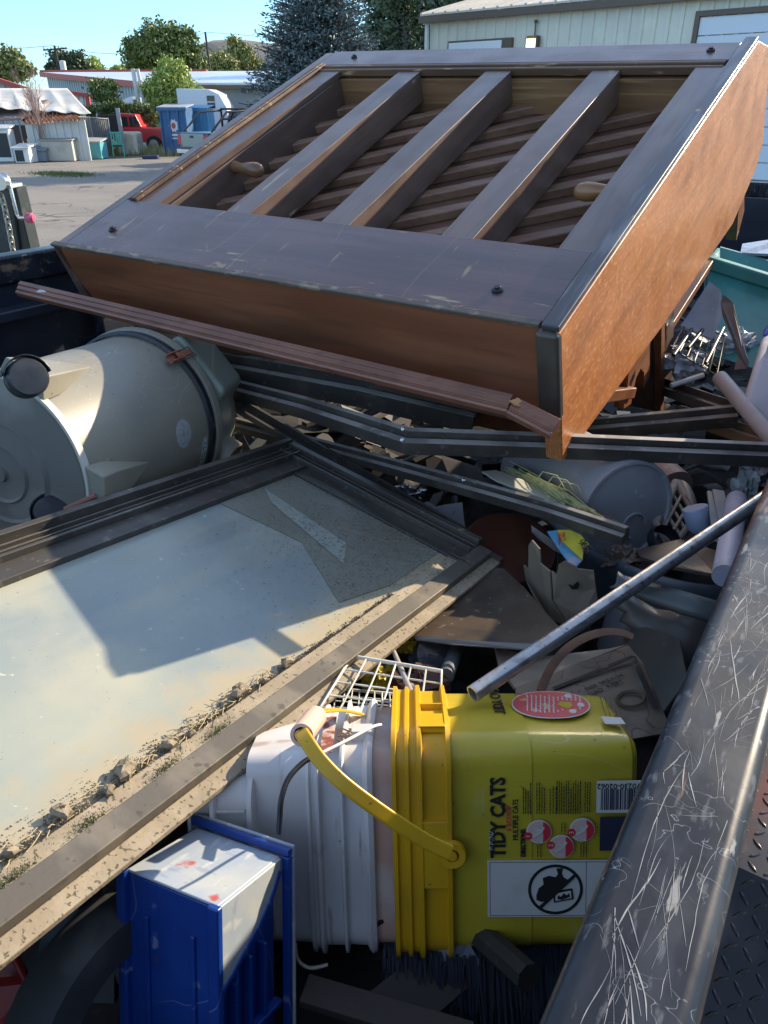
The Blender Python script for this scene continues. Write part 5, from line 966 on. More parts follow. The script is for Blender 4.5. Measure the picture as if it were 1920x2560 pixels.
mb = MB(); mb.prism([(-.014, YL, -.012), (XL+.012, YL, -.012), (XL+.012, YL, -.001), (-.014, YL, -.001)], (0, .007, 0)); mb.prism([(-.014, YL, .0), (-.002, YL, .0), (-.002, YL, ZL), (-.014, YL, ZL)], (0, .007, 0)); mb.build('rim_lip', BLU, bin_, bevel=.002)
mb = MB(); mb.prism([(-.016, YL+.008, -.014), (XL+.014, YL+.008, -.014), (XL+.014, YL+.008, .004), (-.016, YL+.008, .004)], (0, .005, 0)); mb.prism([(-.016, YL+.008, .004), (-.010, YL+.008, .004), (-.010, YL+.008, ZL), (-.016, YL+.008, ZL)], (0, .005, 0)); mb.build('rim_lip', BLS, bin_, bevel=.002)
# ================================================================== LOOSE JUNK, one thing at a time
def RY(x, y, r): return R(x, y, r) if r > 0 else Y(x, y, -r)   # negative: horizontal distance, for upright pieces
def sheet(name, label, cat, pts, m, th=.003, group=None, smooth=0, solid=True):
    mb = MB(); mb.add([RY(*p) for p in pts], [list(range(len(pts)))]); o = mb.build(name, m, smooth=smooth)
    if solid: md = o.modifiers.new('solid', 'SOLIDIFY'); md.thickness = th; md.offset = 0
    return tag(o, label, cat, group)
def grid(name, label, cat, c, nu, nv, m, bend=0, ripple=0, th=.003, seed=0, jag=0, group=None, bd=(0, 0, 1)):
    """curved or crumpled sheet between four real corner points (u across, v down)"""
    rnd = random.Random(seed); a, b, d, e = [RY(*p) for p in c]; mb = MB(); rows = []
    L = (b-a).length
    for j in range(nv+1):
        v = j/nv; row = []
        for i in range(nu+1):
            u = i/nu; p = a.lerp(b, u).lerp(e.lerp(d, u), v)+V(bd)*(bend*4*u*(1-u))
            if ripple: p += V((rnd.gauss(0, ripple), rnd.gauss(0, ripple), rnd.gauss(0, ripple)))
            if jag and j == 0: p += (e-a)*jag*rnd.random()
            row.append(p)
        rows.append(row)
    mb.loft(rows, False, False); o = mb.build(name, m, smooth=60 if not ripple else 20, solid=th); return tag(o, label, cat, group)
def pm(name, col, rough=.5, **k): return mat(name, col, rough, k.pop('metal', 0), (('n', tuple(c*.6 for c in col), 7, .42, .68, .7), ('n', tuple(min(1, c*1.5+.012) for c in col), 45, .64, .72, .6)), (25, .15, .001))
# galvanised pipe
PIP = mat('galvanised_pipe', (.42, .42, .42), .36, .75, (('n', (.20, .20, .20), (40, 40, 90), .45, .68, .8), ('n', (.42, .28, .18), 14, .58, .75, .6), ('n', (.10, .09, .08), 130, .62, .70, .8)), (90, .15, .0006))
pa = frame(BO, (BXX, BYY, BZZ))@tx(1182, 1768)-BZZ*.018; pb = R(1892, 1258, 1.42)
mb = MB(); dd = (pb-pa).normalized(); mb.lathe([(.0098, .006), (.0098, 0), (.0120, 0), (.0120, .0), (.0120, (pb-pa).length+.05), (.0098, (pb-pa).length+.05)], pa, dd, 32, caps=False); mb.lathe([(0, .016), (.0098, .016)], pa, dd, 24, caps=False)
tag(mb.build('metal_pipe', PIP), 'galvanised steel pipe resting its open end on the yellow bucket', 'pipe')
# metal canister
ca, cb = R(1570, 1282, 1.72), R(1340, 1150, 2.02); ad = (cb-ca).normalized()
CAN = mat('canister_grey', (.30, .31, .33), .45, 0, (('n', (.20, .21, .24), 6, .45, .7, .7), ('n', (.5, .5, .47), 50, .66, .72, .6)), (30, .1, .001))
o = root('grey_canister', ca, 'big grey plastic drum lying on its side behind the straw-filled frame', 'drum')
mb = MB(); mb.lathe([(.0, .006), (.108, .006), (.112, .0), (.118, .0), (.121, .008), (.122, .1), (.123, .34), (.123, .36)], (0, 0, 0), ad, 56); mb.build('body', CAN, o)
mb = MB(); e1q = ad.cross(TZ).normalized(); e2q = e1q.cross(ad); cc_ = -ad*.0-e2q*.035+e1q*.02
mb.tube([cc_+(e1q*math.cos(t)+e2q*math.sin(t))*.03 for t in [k*.45 for k in range(11)]], .0035, 6); mb.build('carry_ring', CAN, o, smooth=60)
mb = MB()
for i in range(7):
    for j in range(14):
        if random.random() < .25: continue
        a_ = -.15+j*.028; h0 = .13+i*.012; p = [ad*(h0+dh)+(e1q*math.cos(t)+e2q*math.sin(t))*.1240 for dh, t in ((0, 1.75+a_), (0, 1.75+a_+.018), (.003, 1.75+a_+.018), (.003, 1.75+a_))]; mb.add(p, [(0, 1, 2, 3)])
mb.build('faded_print', mat('faded_ink', (.14, .15, .17), .6), o, smooth=0)
# tan tube, orange scrap, basket
tag(MB().tube([R(1600, 1140, 2.05), R(1680, 1225, 1.95)], [.045, .055], 24).build('tan_tube', pm('tan_plastic', (.40, .30, .26)), smooth=40), 'pinkish tan plastic tube behind the grey drum', 'tube')
sheet('orange_scrap', 'small bright orange plastic scrap on top of the grey drum', 'scrap', [(1562, 1140, 1.93), (1600, 1138, 1.95), (1600, 1150, 1.93), (1588, 1156, 1.90), (1570, 1150, 1.90)], pm('orange_plastic', (.75, .32, .02)))
def rack(name, label, cat, c, nu, nv, r, m, frame_r=None, group=None, sag=0):
    a, b, d, e = [R(*p) for p in c]; o = root(name, a, label, cat, group)
    mb = MB()
    for i in range(nu+1):
        u = i/nu; mb.tube([a.lerp(b, u)-a, a.lerp(b, u).lerp(e.lerp(d, u), .5)-a-V((0, 0, sag)), e.lerp(d, u)-a], r, 6)
    mb.build('wires', m, o, smooth=60); mb = MB()
    nrm = (b-a).cross(e-a).normalized()*r*1.6
    for j in range(nv+1): v = j/nv; mb.tube([a.lerp(e, v)-a+nrm, a.lerp(e, v).lerp(b.lerp(d, v), .5)-a-V((0, 0, sag*(1-abs(v-.5)*2)))+nrm, b.lerp(d, v)-a+nrm], r, 6)
    mb.build('wires', m, o, smooth=60)
    if frame_r: mb = MB(); mb.tube([V((0, 0, 0)), b-a, d-a, e-a, V((0, 0, 0))], frame_r, 8); mb.build('rim', m, o, smooth=60)
    return o
WW = mat('white_wire', (.62, .62, .56), .45, 0, (('n', (.4, .38, .3), 20, .5, .7, .6),))
rack('wire_basket', 'white plastic-coated wire basket side above the white buckets', 'wire basket', [(880, 1640, 1.22), (1104, 1677, 1.18), (1100, 1800, 1.10), (800, 1770, 1.12)], 6, 4, .0016, WW, .0028)
rack('wire_basket', 'finer white wire grid lying under the coarser basket side', 'wire basket', [(790, 1716, 1.26), (1050, 1740, 1.22), (1060, 1800, 1.15), (770, 1775, 1.16)], 14, 4, .0012, WW, .002)
BKT = pm('basket_beige', (.33, .29, .24))
rack('laundry_basket', 'beige plastic basket with square openings right of the grey drum', 'basket', [(1690, 1205, 1.90), (1742, 1290, 1.84), (1680, 1372, 1.74), (1640, 1310, 1.78)], 3, 5, .004, BKT, .010)
grid('basket_rim', 'curved beige rim beside the square-holed basket', 'basket rim', [(1692, 1200, 1.93), (1742, 1262, 1.88), (1738, 1300, 1.84), (1700, 1240, 1.88)], 8, 2, BKT, .02)
# oven rack, teal tote, cooler and other things at the right
DW = mat('rack_steel', (.10, .09, .08), .4, .6)
rack('oven_rack', 'dark wire oven rack standing in front of the teal tote', 'oven rack', [(1722, 798, 2.55), (1812, 838, 2.60), (1792, 936, 2.45), (1680, 868, 2.38)], 6, 5, .0024, DW, None)
mb = MB(); a = R(1720, 870, 2.4); b = R(1790, 783, 2.62); mb.tube([a, b], .006, 8); mb.tube([R(1684, 888, 2.35), R(1742, 805, 2.55)], .006, 8); mb.tube([R(1764, 908, 2.4), R(1808, 820, 2.6)], .006, 8); tag(mb.build('rack_bars', BLK, smooth=60), 'thick dark bars leaning behind the oven rack', 'bars')
TEAL = pm('teal_plastic', (.04, .22, .20)); 
o = root('teal_tote', R(1850, 800, 2.9), 'teal green plastic tote with rolled rim at the right edge', 'tote'); L0 = o.location
def TP_(x, y, r): return R(x, y, r)-L0
mb = MB(); mb.prism([TP_(1770, 660, 3.0), TP_(2040, 745, 3.0), TP_(2000, 960, 2.6), TP_(1760, 880, 2.65)], (.01, .02, .0)); mb.build('side_wall', TEAL, o)
mb = MB(); mb.bar(TP_(1768, 655, 2.99), TP_(2045, 740, 2.99), .05, .045); mb.build('rim', TEAL, o, bevel=.008)
mb = MB(); mb.prism([TP_(1800, 618, 3.5), TP_(2060, 690, 3.5), TP_(2060, 760, 3.4), TP_(1800, 690, 3.4)], (.01, .02, 0)); mb.build('rear_wall', TEAL, o)
mb = MB(); mb.prism([TP_(1770, 662, 3.0), TP_(1800, 620, 3.5), TP_(1800, 800, 3.1), TP_(1765, 860, 2.7)], (-.012, 0, 0)); mb.build('end_panel', TEAL, o)
o = root('cooler', R(1900, 960, 2.15), 'pale grey cooler with blue lid at the right edge', 'cooler'); L0 = o.location
CW = pm('cooler_white', (.42, .45, .50))
mb = MB(); mb.prism([TP_(1905, 838, 2.25), TP_(2080, 850, 2.25), TP_(2060, 1180, 1.95), TP_(1868, 1075, 1.98), TP_(1856, 1000, 2.05)], V((.06, .10, -.02))); mb.build('body', CW, o, bevel=.02, seg=4)
mb = MB(); mb.prism([TP_(1903, 842, 2.27), TP_(1925, 812, 2.30), TP_(2080, 820, 2.30), TP_(2080, 850, 2.26)], V((.06, .12, -.02))); mb.build('lid', pm('cooler_blue', (.03, .06, .45)), o, bevel=.008)
sheet('plastic_shard', 'tall pointed grey plastic shard in front of the teal tote', 'shard', [(1808, 736, 2.42), (1828, 752, 2.42), (1834, 760, 2.42), (1852, 840, 2.38), (1872, 905, 2.34), (1868, 922, 2.33), (1835, 925, 2.34), (1845, 890, 2.36), (1828, 840, 2.38), (1806, 790, 2.42), (1802, 755, 2.43)], pm('shard_grey', (.13, .125, .125)))
sheet('grey_board', 'flat bluish grey board between the piano keys and the shard', 'board', [(1772, 706, 2.62), (1800, 728, 2.60), (1806, 790, 2.56), (1780, 850, 2.5), (1700, 815, 2.5), (1712, 800, 2.52)], pm('panel_grey', (.24, .25, .28)), .01)
def crumple(name, label, cat, x, y, r, sz, m, seed, sq=.6):
    rnd = random.Random(seed); c = R(x, y, r); secs = []; n = 30; fr = [(V((rnd.gauss(0, 1), rnd.gauss(0, 1), rnd.gauss(0, 1)))*f_, rnd.random()*6.28, a_) for f_, a_ in ((2.2, .22), (3.5, .16), (5, .11), (8, .07), (12, .045), (17, .03))]
    for i in range(21):
        t = i/20*math.pi; row = []
        for k in range(n):
            a = k*2*math.pi/n; d_ = V((math.sin(t)*math.cos(a), math.sin(t)*math.sin(a), math.cos(t))); q = 1+sum(a_*(1-2*abs(math.sin(d_.dot(f_)+p_))) for f_, p_, a_ in fr); row.append(c+V((d_.x*sz[0], d_.y*sz[1], d_.z*sz[2]))*q)
        secs.append(row)
    mb = MB(); mb.loft(secs); return tag(mb.build(name, m, smooth=18, sub=0), label, cat)
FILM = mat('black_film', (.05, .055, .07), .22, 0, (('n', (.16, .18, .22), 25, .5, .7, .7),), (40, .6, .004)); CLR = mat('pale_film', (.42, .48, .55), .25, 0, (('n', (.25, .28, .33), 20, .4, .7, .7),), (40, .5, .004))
crumple('plastic_bag', 'bluish crumpled bag under the oven rack', 'plastic bag', 1712, 905, 2.5, (.07, .07, .05), CLR, 2)
crumple('plastic_bag', 'pale crumpled bag between the shard and the oven rack', 'plastic bag', 1835, 868, 2.7, (.08, .05, .06), CLR, 3)
sheet('white_sheeting', 'strip of bluish white sheeting against the front wall of the trailer', 'sheeting', [(1855, 612, 3.6), (1960, 596, 3.7), (1960, 640, 3.6), (1915, 637, 3.5), (1850, 635, 3.5)], CLR, .01)
sheet('white_sheeting', 'pale triangular scrap below the bluish bag', 'scrap', [(1720, 800, 2.7), (1790, 845, 2.7), (1760, 860, 2.6), (1712, 820, 2.6)], CLR, .004)
GPI = pm('grey_pvc', (.33, .34, .36)); mb = MB(); mb.tube([R(1800, 945, 2.2), R(1990, 1165, 1.85)], .020, 24); tag(mb.build('plastic_pipe', GPI, smooth=40), 'thick grey plastic pipe sloping down past the cooler', 'pipe')
tag(MB().tube([R(1678, 964, 2.35), R(1758, 938, 2.4)], .008, 8).build('thin_rod', pm('rod_white', (.5, .5, .48)), smooth=40), 'short pale rod lying below the oven rack', 'rod')
crumple('plastic_sheet', 'crumpled grey-green plastic sheeting beside the rail', 'plastic sheet', 1862, 1235, 1.85, (.03, .04, .06), pm('sheeting', (.20, .24, .25), .3), 5)
crumple('plastic_sheet', 'crumpled pale sheeting at the right edge above the rail', 'plastic sheet', 1900, 1175, 2.0, (.035, .035, .035), CLR, 6)
for x0, y0, x1, y1, r_, lb in ((1782, 1232, 1800, 1352, .013, 'leftmost of the grey plastic strips standing beside the rail'), (1795, 1228, 1822, 1350, .010, 'dark-edged grey strip just right of the leftmost one'), ):
    mb = MB(); mb.bar(R(x0, y0, 1.85), R(x1, y1, 1.55), .026, .008); tag(mb.build('plastic_strip', pm('strip_%d' % x0, (.22, .24, .25)), bevel=.002), lb, 'plastic strip')
mb = MB(); mb.tube([R(1842, 1250, 1.78), R(1812, 1440, 1.42)], .0215, 24); tag(mb.build('white_pipe', pm('pvc_white', (.48, .46, .54)), smooth=40), 'white plastic pipe standing against the near rail', 'pipe')
tag(MB().lathe([(0, 0), (.018, .0), (.026, .012), (.028, .05), (.026, .055), (0, .055)], R(1752, 1328, 1.75), V((-.3, .3, .9)), 28).build('blue_white_cup', pm('cup_blue', (.30, .36, .50)), smooth=40), 'bluish white plastic cup between the basket and the grey strips', 'cup')
tag(MB().lathe([(.03, 0), (.035, .01), (.035, .02), (.03, .03)], R(1650, 1360, 1.7), V((.2, -.4, .8)), 28, caps=False).build('black_hoop', BLK, smooth=40), 'small black plastic hoop below the beige basket', 'hoop')
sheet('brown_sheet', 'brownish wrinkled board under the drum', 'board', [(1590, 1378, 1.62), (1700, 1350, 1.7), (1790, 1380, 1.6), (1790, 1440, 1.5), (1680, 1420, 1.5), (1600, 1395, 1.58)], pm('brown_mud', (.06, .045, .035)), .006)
# torn plastic bin pieces in the middle
TAN = mat('tan_torn_plastic', (.24, .20, .15), .5, 0, (('n', (.17, .14, .10), 6, .4, .7, .8), ('n', (.33, .29, .22), 30, .6, .7, .6)), (30, .15, .001))
BG = mat('slate_plastic', (.055, .068, .085), .35, 0, (('n', (.09, .10, .12), 5, .5, .75, .7), ('n', (.22, .2, .17), 60, .67, .72, .6)), (30, .1, .001))
sheet('torn_plastic', 'curved tan piece of torn plastic with jagged upper edge, left of the long crack', 'torn plastic', [(1310, 1412, -1.30), (1322, 1424, -1.27), (1323, 1362, -1.27), (1331, 1350, -1.26), (1350, 1372, -1.24), (1352, 1408, -1.23), (1376, 1428, -1.21), (1380, 1500, -1.20), (1420, 1567, -1.18), (1376, 1546, -1.20), (1336, 1494, -1.25), (1315, 1448, -1.29)], TAN)
sheet('torn_plastic', 'broad tan piece of torn plastic with a small hole, right of the long crack', 'torn plastic', [(1379, 1426, -1.208), (1392, 1436, -1.20), (1396, 1412, -1.20), (1414, 1402, -1.195), (1447, 1422, -1.19), (1484, 1426, -1.185), (1490, 1470, -1.18), (1496, 1516, -1.175), (1455, 1545, -1.17), (1424, 1567, -1.175), (1384, 1500, -1.197)], TAN)
sheet('dark_hole', 'small ragged dark hole patch in the tan torn plastic', 'hole', [(1420, 1460, -1.184), (1432, 1465, -1.181), (1444, 1453, -1.18), (1448, 1460, -1.179), (1444, 1472, -1.179), (1430, 1474, -1.180)], BLK, .001)
sheet('torn_plastic', 'narrow grey-brown sliver of torn plastic behind the yellow label piece', 'torn plastic', [(1328, 1314, 1.6), (1345, 1326, 1.6), (1400, 1365, 1.56), (1405, 1385, 1.55), (1385, 1375, 1.55), (1345, 1345, 1.58), (1330, 1330, 1.6)], pm('sliver', (.17, .16, .15)))
grid('slate_bin', 'smooth slate-blue plastic bin wall behind the torn tan plastic', 'plastic bin', [(1448, 1358, -1.36), (1860, 1462, -1.16), (1800, 1580, -1.18), (1470, 1600, -1.38)], 16, 6, BG, -.05, bd=(0, 1, 0))
LAB = mat('label_yellow', (.55, .48, .04), .5, 0, (('n', (.4, .33, .05), 20, .5, .7, .6),))
o = sheet('label_scrap', 'blue scrap of packaging behind the yellow label', 'scrap', [(1368, 1330, 1.57), (1395, 1326, 1.57), (1400, 1350, 1.555), (1455, 1402, 1.50), (1442, 1417, 1.49), (1420, 1405, 1.50), (1398, 1376, 1.53)], mat('label_blue', (.10, .32, .5), .4, 0, (('n', (.5, .4, .45), 30, .5, .65, .8),)))
ls_ = sheet('label_scrap', 'yellow warning label scrap with upside-down project text', 'label', [(1393, 1326, 1.56), (1424, 1326, 1.56), (1452, 1338, 1.55), (1473, 1362, 1.53), (1460, 1372, 1.52), (1456, 1400, 1.49), (1432, 1378, 1.515), (1404, 1352, 1.54)], LAB)
lr = ls_.matrix_world.translation.copy()
n0 = (R(1424, 1326, 1.56)-R(1393, 1326, 1.56)); xd_ = (R(1456, 1398, 1.49)-R(1440, 1334, 1.555)).normalized(); yd_ = (R(1470, 1350, 1.54)-R(1440, 1350, 1.54)); yd_ = (yd_-xd_*yd_.dot(xd_)).normalized(); zz_ = xd_.cross(yd_); tw = 1 if zz_.dot(CAM-lr) > 0 else -1
text('OJECT:', .016, R(1450, 1352, 1.530)-ls_.location+zz_*tw*.003, xd_, yd_*tw, BK, ls_, 'printed_lettering', .0004, 'LEFT', .9, .0005)
text('FUN-TO\nCHARGE', .0085, R(1404, 1334, 1.548)-ls_.location+zz_*tw*.003, xd_, yd_*tw, RDP, ls_, 'printed_lettering', .0004, 'LEFT', .9)
BR = mat('dark_brown_panel', (.085, .062, .045), .38, 0, (('n', (.14, .10, .07), (6, 6, 6), .45, .7, .8), ('n', (.04, .035, .03), 12, .5, .7, .6), ('n', (.4, .32, .2), 90, .70, .73, .9), ('n', (.30, .24, .16), (40, 40, 40), .62, .70, .5)), (30, .15, .001), .5, .2)
sheet('plastic_sheet', 'dark brown curved plastic sheet below the corner of the window', 'plastic sheet', [(1130, 1445, 1.56), (1200, 1415, 1.6), (1260, 1424, 1.58), (1310, 1470, 1.52), (1360, 1528, 1.45), (1400, 1572, 1.38), (1386, 1600, 1.34), (1338, 1620, 1.33), (1269, 1611, 1.33), (1134, 1606, 1.34), (1034, 1595, 1.36), (1060, 1560, 1.4)], BR, .004)
sheet('panel_lip', 'grey worn lip along the bottom of the brown panel', 'strip', [(1034, 1590, 1.345), (1134, 1600, 1.325), (1340, 1612, 1.315), (1330, 1626, 1.31), (1134, 1612, 1.32), (1040, 1600, 1.34)], pm('lip_grey', (.20, .19, .18)), .004)
mb = MB(); mb.lathe([(0, 0), (.09, .0), (.105, .01), (.11, .03), (.10, .05), (0, .055)], R(1265, 1400, 1.72), V((.1, -.3, .9)), 36); tag(mb.build('maroon_dish', pm('maroon', (.09, .03, .02), .35), smooth=50), 'dark maroon round plastic dish between window corner and torn plastic', 'dish')
sheet('paper_sheet', 'white sheet of paper standing beside the window corner', 'paper', [(1056, 1276, -1.56), (1110, 1262, -1.56), (1156, 1256, -1.55), (1160, 1300, -1.55), (1168, 1350, -1.54), (1100, 1312, -1.56)], mat('paper', (.33, .32, .34), .7, 0, (('r', (.12, .12, .13), (6, 6, 30), .002, .01, .9),)), .001)
def flap(label, top, bot, m, bulge):
    n = len(top); mb = MB(); rows = []
    for k in range(6):
        v = k/5; rows.append([RY(*a).lerp(RY(*b), v)+V((0, -bulge*math.sin(v*math.pi), 0)) for a, b in zip(top, bot)])
    mb.loft(rows, False, False); return tag(mb.build('torn_plastic', m, smooth=60, solid=.003), label, 'torn plastic')
flap('upper dark grey torn flap hanging over the pipe near the rail', [(1544, 1429, -1.00), (1562, 1441, -1.0), (1600, 1450, -.99), (1700, 1476, -.95), (1800, 1505, -.91)], [(1524, 1468, -.985), (1560, 1474, -.98), (1600, 1496, -.97), (1690, 1530, -.93), (1790, 1560, -.89)], pm('flap_grey', (.075, .082, .082), .4), .012)
flap('lower dark grey torn flap with curled jagged edge near the rail', [(1531, 1474, -1.02), (1566, 1483, -1.01), (1600, 1500, -1.0), (1637, 1523, -.98), (1700, 1530, -.95), (1780, 1560, -.92)], [(1531, 1512, -1.02), (1562, 1530, -1.0), (1548, 1552, -.99), (1600, 1580, -.96), (1640, 1640, -.92), (1700, 1690, -.88)], pm('flap_dark', (.07, .062, .052), .45), .02)
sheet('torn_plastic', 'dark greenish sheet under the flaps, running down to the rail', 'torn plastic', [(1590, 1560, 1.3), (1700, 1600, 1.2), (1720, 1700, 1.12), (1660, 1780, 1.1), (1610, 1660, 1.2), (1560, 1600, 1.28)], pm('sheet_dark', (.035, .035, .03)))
# wet cardboard box with printing
CB = mat('wet_cardboard', (.20, .15, .11), .85, 0, (('n', (.11, .085, .065), 6, .4, .65, .85), ('n', (.30, .25, .20), (14, 14, 14), .5, .7, .7), ('r', (.05, .04, .03), (14, 14, 40), .002, .012, .7)), (40, .5, .002))
o = root('cardboard_box', R(1440, 1700, 1.25), 'flattened wet cardboard box with black frame print behind the yellow bucket', 'cardboard box'); L0 = o.location
fa, fb, fc, fd = TP_(1300, 1760, 1.22), TP_(1577, 1612, 1.34), TP_(1660, 1800, 1.17), TP_(1450, 1850, 1.12)
mb = MB(); mb.prism([TP_(1290, 1718, 1.26), TP_(1572, 1612, 1.34), TP_(1600, 1640, 1.32), TP_(1680, 1830, 1.15), TP_(1440, 1870, 1.1), TP_(1290, 1790, 1.18)], V((0, .004, -.008))); cf = mb.build('printed_face', CB, o)
mb = MB(); mb.prism([TP_(1238, 1616, 1.38), TP_(1330, 1640, 1.36), TP_(1440, 1640, 1.36), TP_(1572, 1610, 1.345), TP_(1288, 1720, 1.262), TP_(1248, 1666, 1.32)], V((0, .006, -.01))); mb.build('torn_flap', mat('torn_flap', (.27, .22, .16), .9, 0, (('n', (.13, .10, .08), (9, 9, 9), .4, .62, .8), ('n', (.42, .33, .22), 25, .6, .7, .7)), (50, .8, .003)), o)
CX = (TP_(1572, 1612, 1.34)-TP_(1290, 1718, 1.26)).normalized(); CY = TP_(1640, 1740, 1.22)-TP_(1600, 1640, 1.32); CY = (CY-CX*CY.dot(CX)).normalized(); CN = CX.cross(CY); CN = CN if CN.dot(CAM-L0) > 0 else -CN
def cbp(x, y): # pixel on the card plane
    r_ = ray(x, y); p0 = R(1572, 1612, 1.34); t = (p0-CAM).dot(CN)/r_.dot(CN); return CAM+r_*t-L0+CN*.003
mb = MB()
for a, b in (((1385, 1726), (1583, 1645)), ((1583, 1645), (1640, 1775))): mb.bar(cbp(*a), cbp(*b), .0085, .001, up=CN)
mb.build('printed_frame', mat('faded_black', (.035, .033, .03), .8, 0, (('n', (.15, .12, .09), 40, .55, .68, .8),)), o, smooth=0)
for body, x, y, sz in (('part pet. kins  -  ploie', 1555, 1688, .013), ('Sears  ORL AST', 1553, 1704, .013)): text(body, sz, cbp(x, y), -CX, (CY if CX.cross(CY).dot(CN) > 0 else CY), bpy.data.materials['faded_black'], o, 'printed_lettering', .0004, 'LEFT', 1)
mb = MB(); c_ = cbp(1578, 1752); mb.tube([c_+(CX*math.cos(t)+CY*math.sin(t))*.02 for t in [k*.42 for k in range(16)]], .003, 4); mb.build('round_stain', mat('stain', (.10, .075, .05), .9), o)
# strap, rod, yellow scraps
stp = smoothp([R(1352, 1728, 1.2), R(1376, 1672, 1.22), R(1420, 1620, 1.24), R(1478, 1588, 1.26), R(1540, 1580, 1.27), R(1594, 1598, 1.27), R(1650, 1640, 1.25)])
mb = MB(); mb.sweep(stp, [(-.007, -.0012), (.007, -.0012), (.007, .0012), (.003, .0015), (-.003, .0015), (-.007, .0012)], (.3, -.3, 1)); tag(mb.build('leather_strap', mat('brown_strap', (.20, .10, .055), .5, 0, (('n', (.11, .06, .035), (20, 20, 20), .45, .65, .7),)), smooth=50), 'brown leather strap arching over the cardboard box', 'strap')
mb = MB(); mb.tube([R(985, 1630, 1.28), R(1035, 1748, 1.1)], [.004, .0046], 10); tag(mb.build('thin_rod', pm('rod_grey', (.36, .33, .32)), smooth=40), 'thin grey rod poking through the white wire basket', 'rod')
crumple('yellow_scrap', 'dull yellow plastic scrap tucked below the window edge', 'plastic scrap', 1015, 1608, 1.4, (.03, .03, .02), pm('yellow_dull', (.40, .30, .02)), 8)
crumple('yellow_scrap', 'dull yellow cloth scrap seen through the wire basket', 'cloth', 945, 1695, 1.35, (.035, .035, .025), pm('yellow_dull2', (.45, .36, .03)), 9)
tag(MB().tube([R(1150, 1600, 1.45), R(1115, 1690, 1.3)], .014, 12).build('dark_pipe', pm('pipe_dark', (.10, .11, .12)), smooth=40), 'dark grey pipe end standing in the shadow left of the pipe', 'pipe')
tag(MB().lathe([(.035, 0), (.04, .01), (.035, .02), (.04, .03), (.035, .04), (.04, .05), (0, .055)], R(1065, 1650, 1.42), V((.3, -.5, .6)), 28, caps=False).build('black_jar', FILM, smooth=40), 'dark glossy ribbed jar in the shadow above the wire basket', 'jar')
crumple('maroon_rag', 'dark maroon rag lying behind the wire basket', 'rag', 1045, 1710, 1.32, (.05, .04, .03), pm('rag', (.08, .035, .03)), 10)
# bottom of the picture
BRS = mat('brush_bristles', (.012, .017, .03), .45)
o = root('push_broom', Z(1200, 2480, .95), 'dark bristled push broom head below the yellow bucket', 'broom'); L0 = o.location; rnd = random.Random(31)
a0_, a1_ = Z(960, 2385, .985)-L0, Z(1480, 2400, .985)-L0; mb = MB()
for k in range(1500):
    t = rnd.random(); p = a0_.lerp(a1_, t)+V((0, rnd.gauss(.02, .012), 0)); q = p+V((rnd.gauss(0, .008), -.075+rnd.gauss(0, .012), -.10+rnd.gauss(0, .01))); m1 = p.lerp(q, .5)+V((0, -.006, .004)); w_ = V((.0011, 0, 0)); mb.add([p-w_, p+w_, m1+w_, m1-w_, q+w_*.4, q-w_*.4], [(0, 1, 2, 3), (3, 2, 4, 5)])
mb.build('bristles', BRS, o, smooth=0); mb = MB(); mb.bar(a0_+V((0, .055, -.012)), a1_+V((0, .055, -.012)), .05, .022); mb.build('head', pm('broom_head', (.07, .05, .035), .7), o, bevel=.004)
def zsheet(name, label, cat, pts, z, m, th=.003):
    mb = MB(); mb.add([Z(x, y, z+dz) for x, y, dz in pts], [list(range(len(pts)))]); return tag(mb.build(name, m, smooth=0, solid=th), label, cat)
zsheet('torn_paper', 'torn grey paper scrap under the rim of the yellow bucket', 'paper', [(1085, 2355, .02), (1170, 2350, .03), (1195, 2395, .01), (1215, 2425, 0), (1150, 2408, 0), (1105, 2415, 0)], .97, pm('paper_grey', (.20, .21, .25)))
zsheet('torn_paper', 'small grey scrap to the right of the torn paper', 'paper', [(1262, 2400, .01), (1290, 2405, .01), (1296, 2440, 0), (1268, 2430, 0)], .96, pm('paper_grey2', (.18, .19, .22)))
mb = MB(); mb.bar(Z(1200, 2340, .95), Z(1290, 2410, .94), .03, .012); tag(mb.build('wood_scrap', pm('scrap_wood', (.06, .048, .03), .8), bevel=.002), 'short wooden scrap beside the torn grey paper', 'wood scrap')
mb = MB(); mb.bar(Z(760, 2475, .99), Z(1180, 2600, .99), .035, .015); tag(mb.build('wood_board', pm('board_brown', (.05, .036, .03), .7), bevel=.002), 'brown board lying at the bottom beside the blue bin', 'board')
mb = MB(); mb.tube(smoothp([Z(738, 2360, 1.05), Z(745, 2400, 1.03), Z(775, 2420, 1.02), Z(820, 2412, 1.02)]), .0022, 6); tag(mb.build('bent_wire', pm('wire_tan', (.3, .24, .2)), smooth=60), 'bent wire loop below the white bucket', 'wire')
mb = MB(); mb.lathe([(.11, -.035), (.15, -.04), (.165, -.02), (.165, .02), (.15, .04), (.11, .035)], Z(350, 2560, .98), V((.75, -.5, .35)), 48, caps=False); tag(mb.build('small_tyre', mat('tyre_grey', (.035, .035, .035), .65, 0, (('n', (.09, .085, .08), 14, .5, .7, .7),)), smooth=40), 'small black tyre in the shadow left of the blue bin', 'tyre')
mb = MB(); mb.bar(Z(170, 2230, 1.08), Z(90, 2640, .98), .042, .010); tag(mb.build('teal_board', pm('teal_grey', (.10, .15, .16), .6), bevel=.002), 'dull teal board sloping down under the window frame', 'board')
RDC = pm('red_plastic', (.30, .022, .015), .35); o = root('red_crate', Z(20, 2470, 1.02), 'red plastic crate corner at the lower left', 'crate'); L0 = o.location
def ZP(x, y, z): return Z(x, y, z)-L0
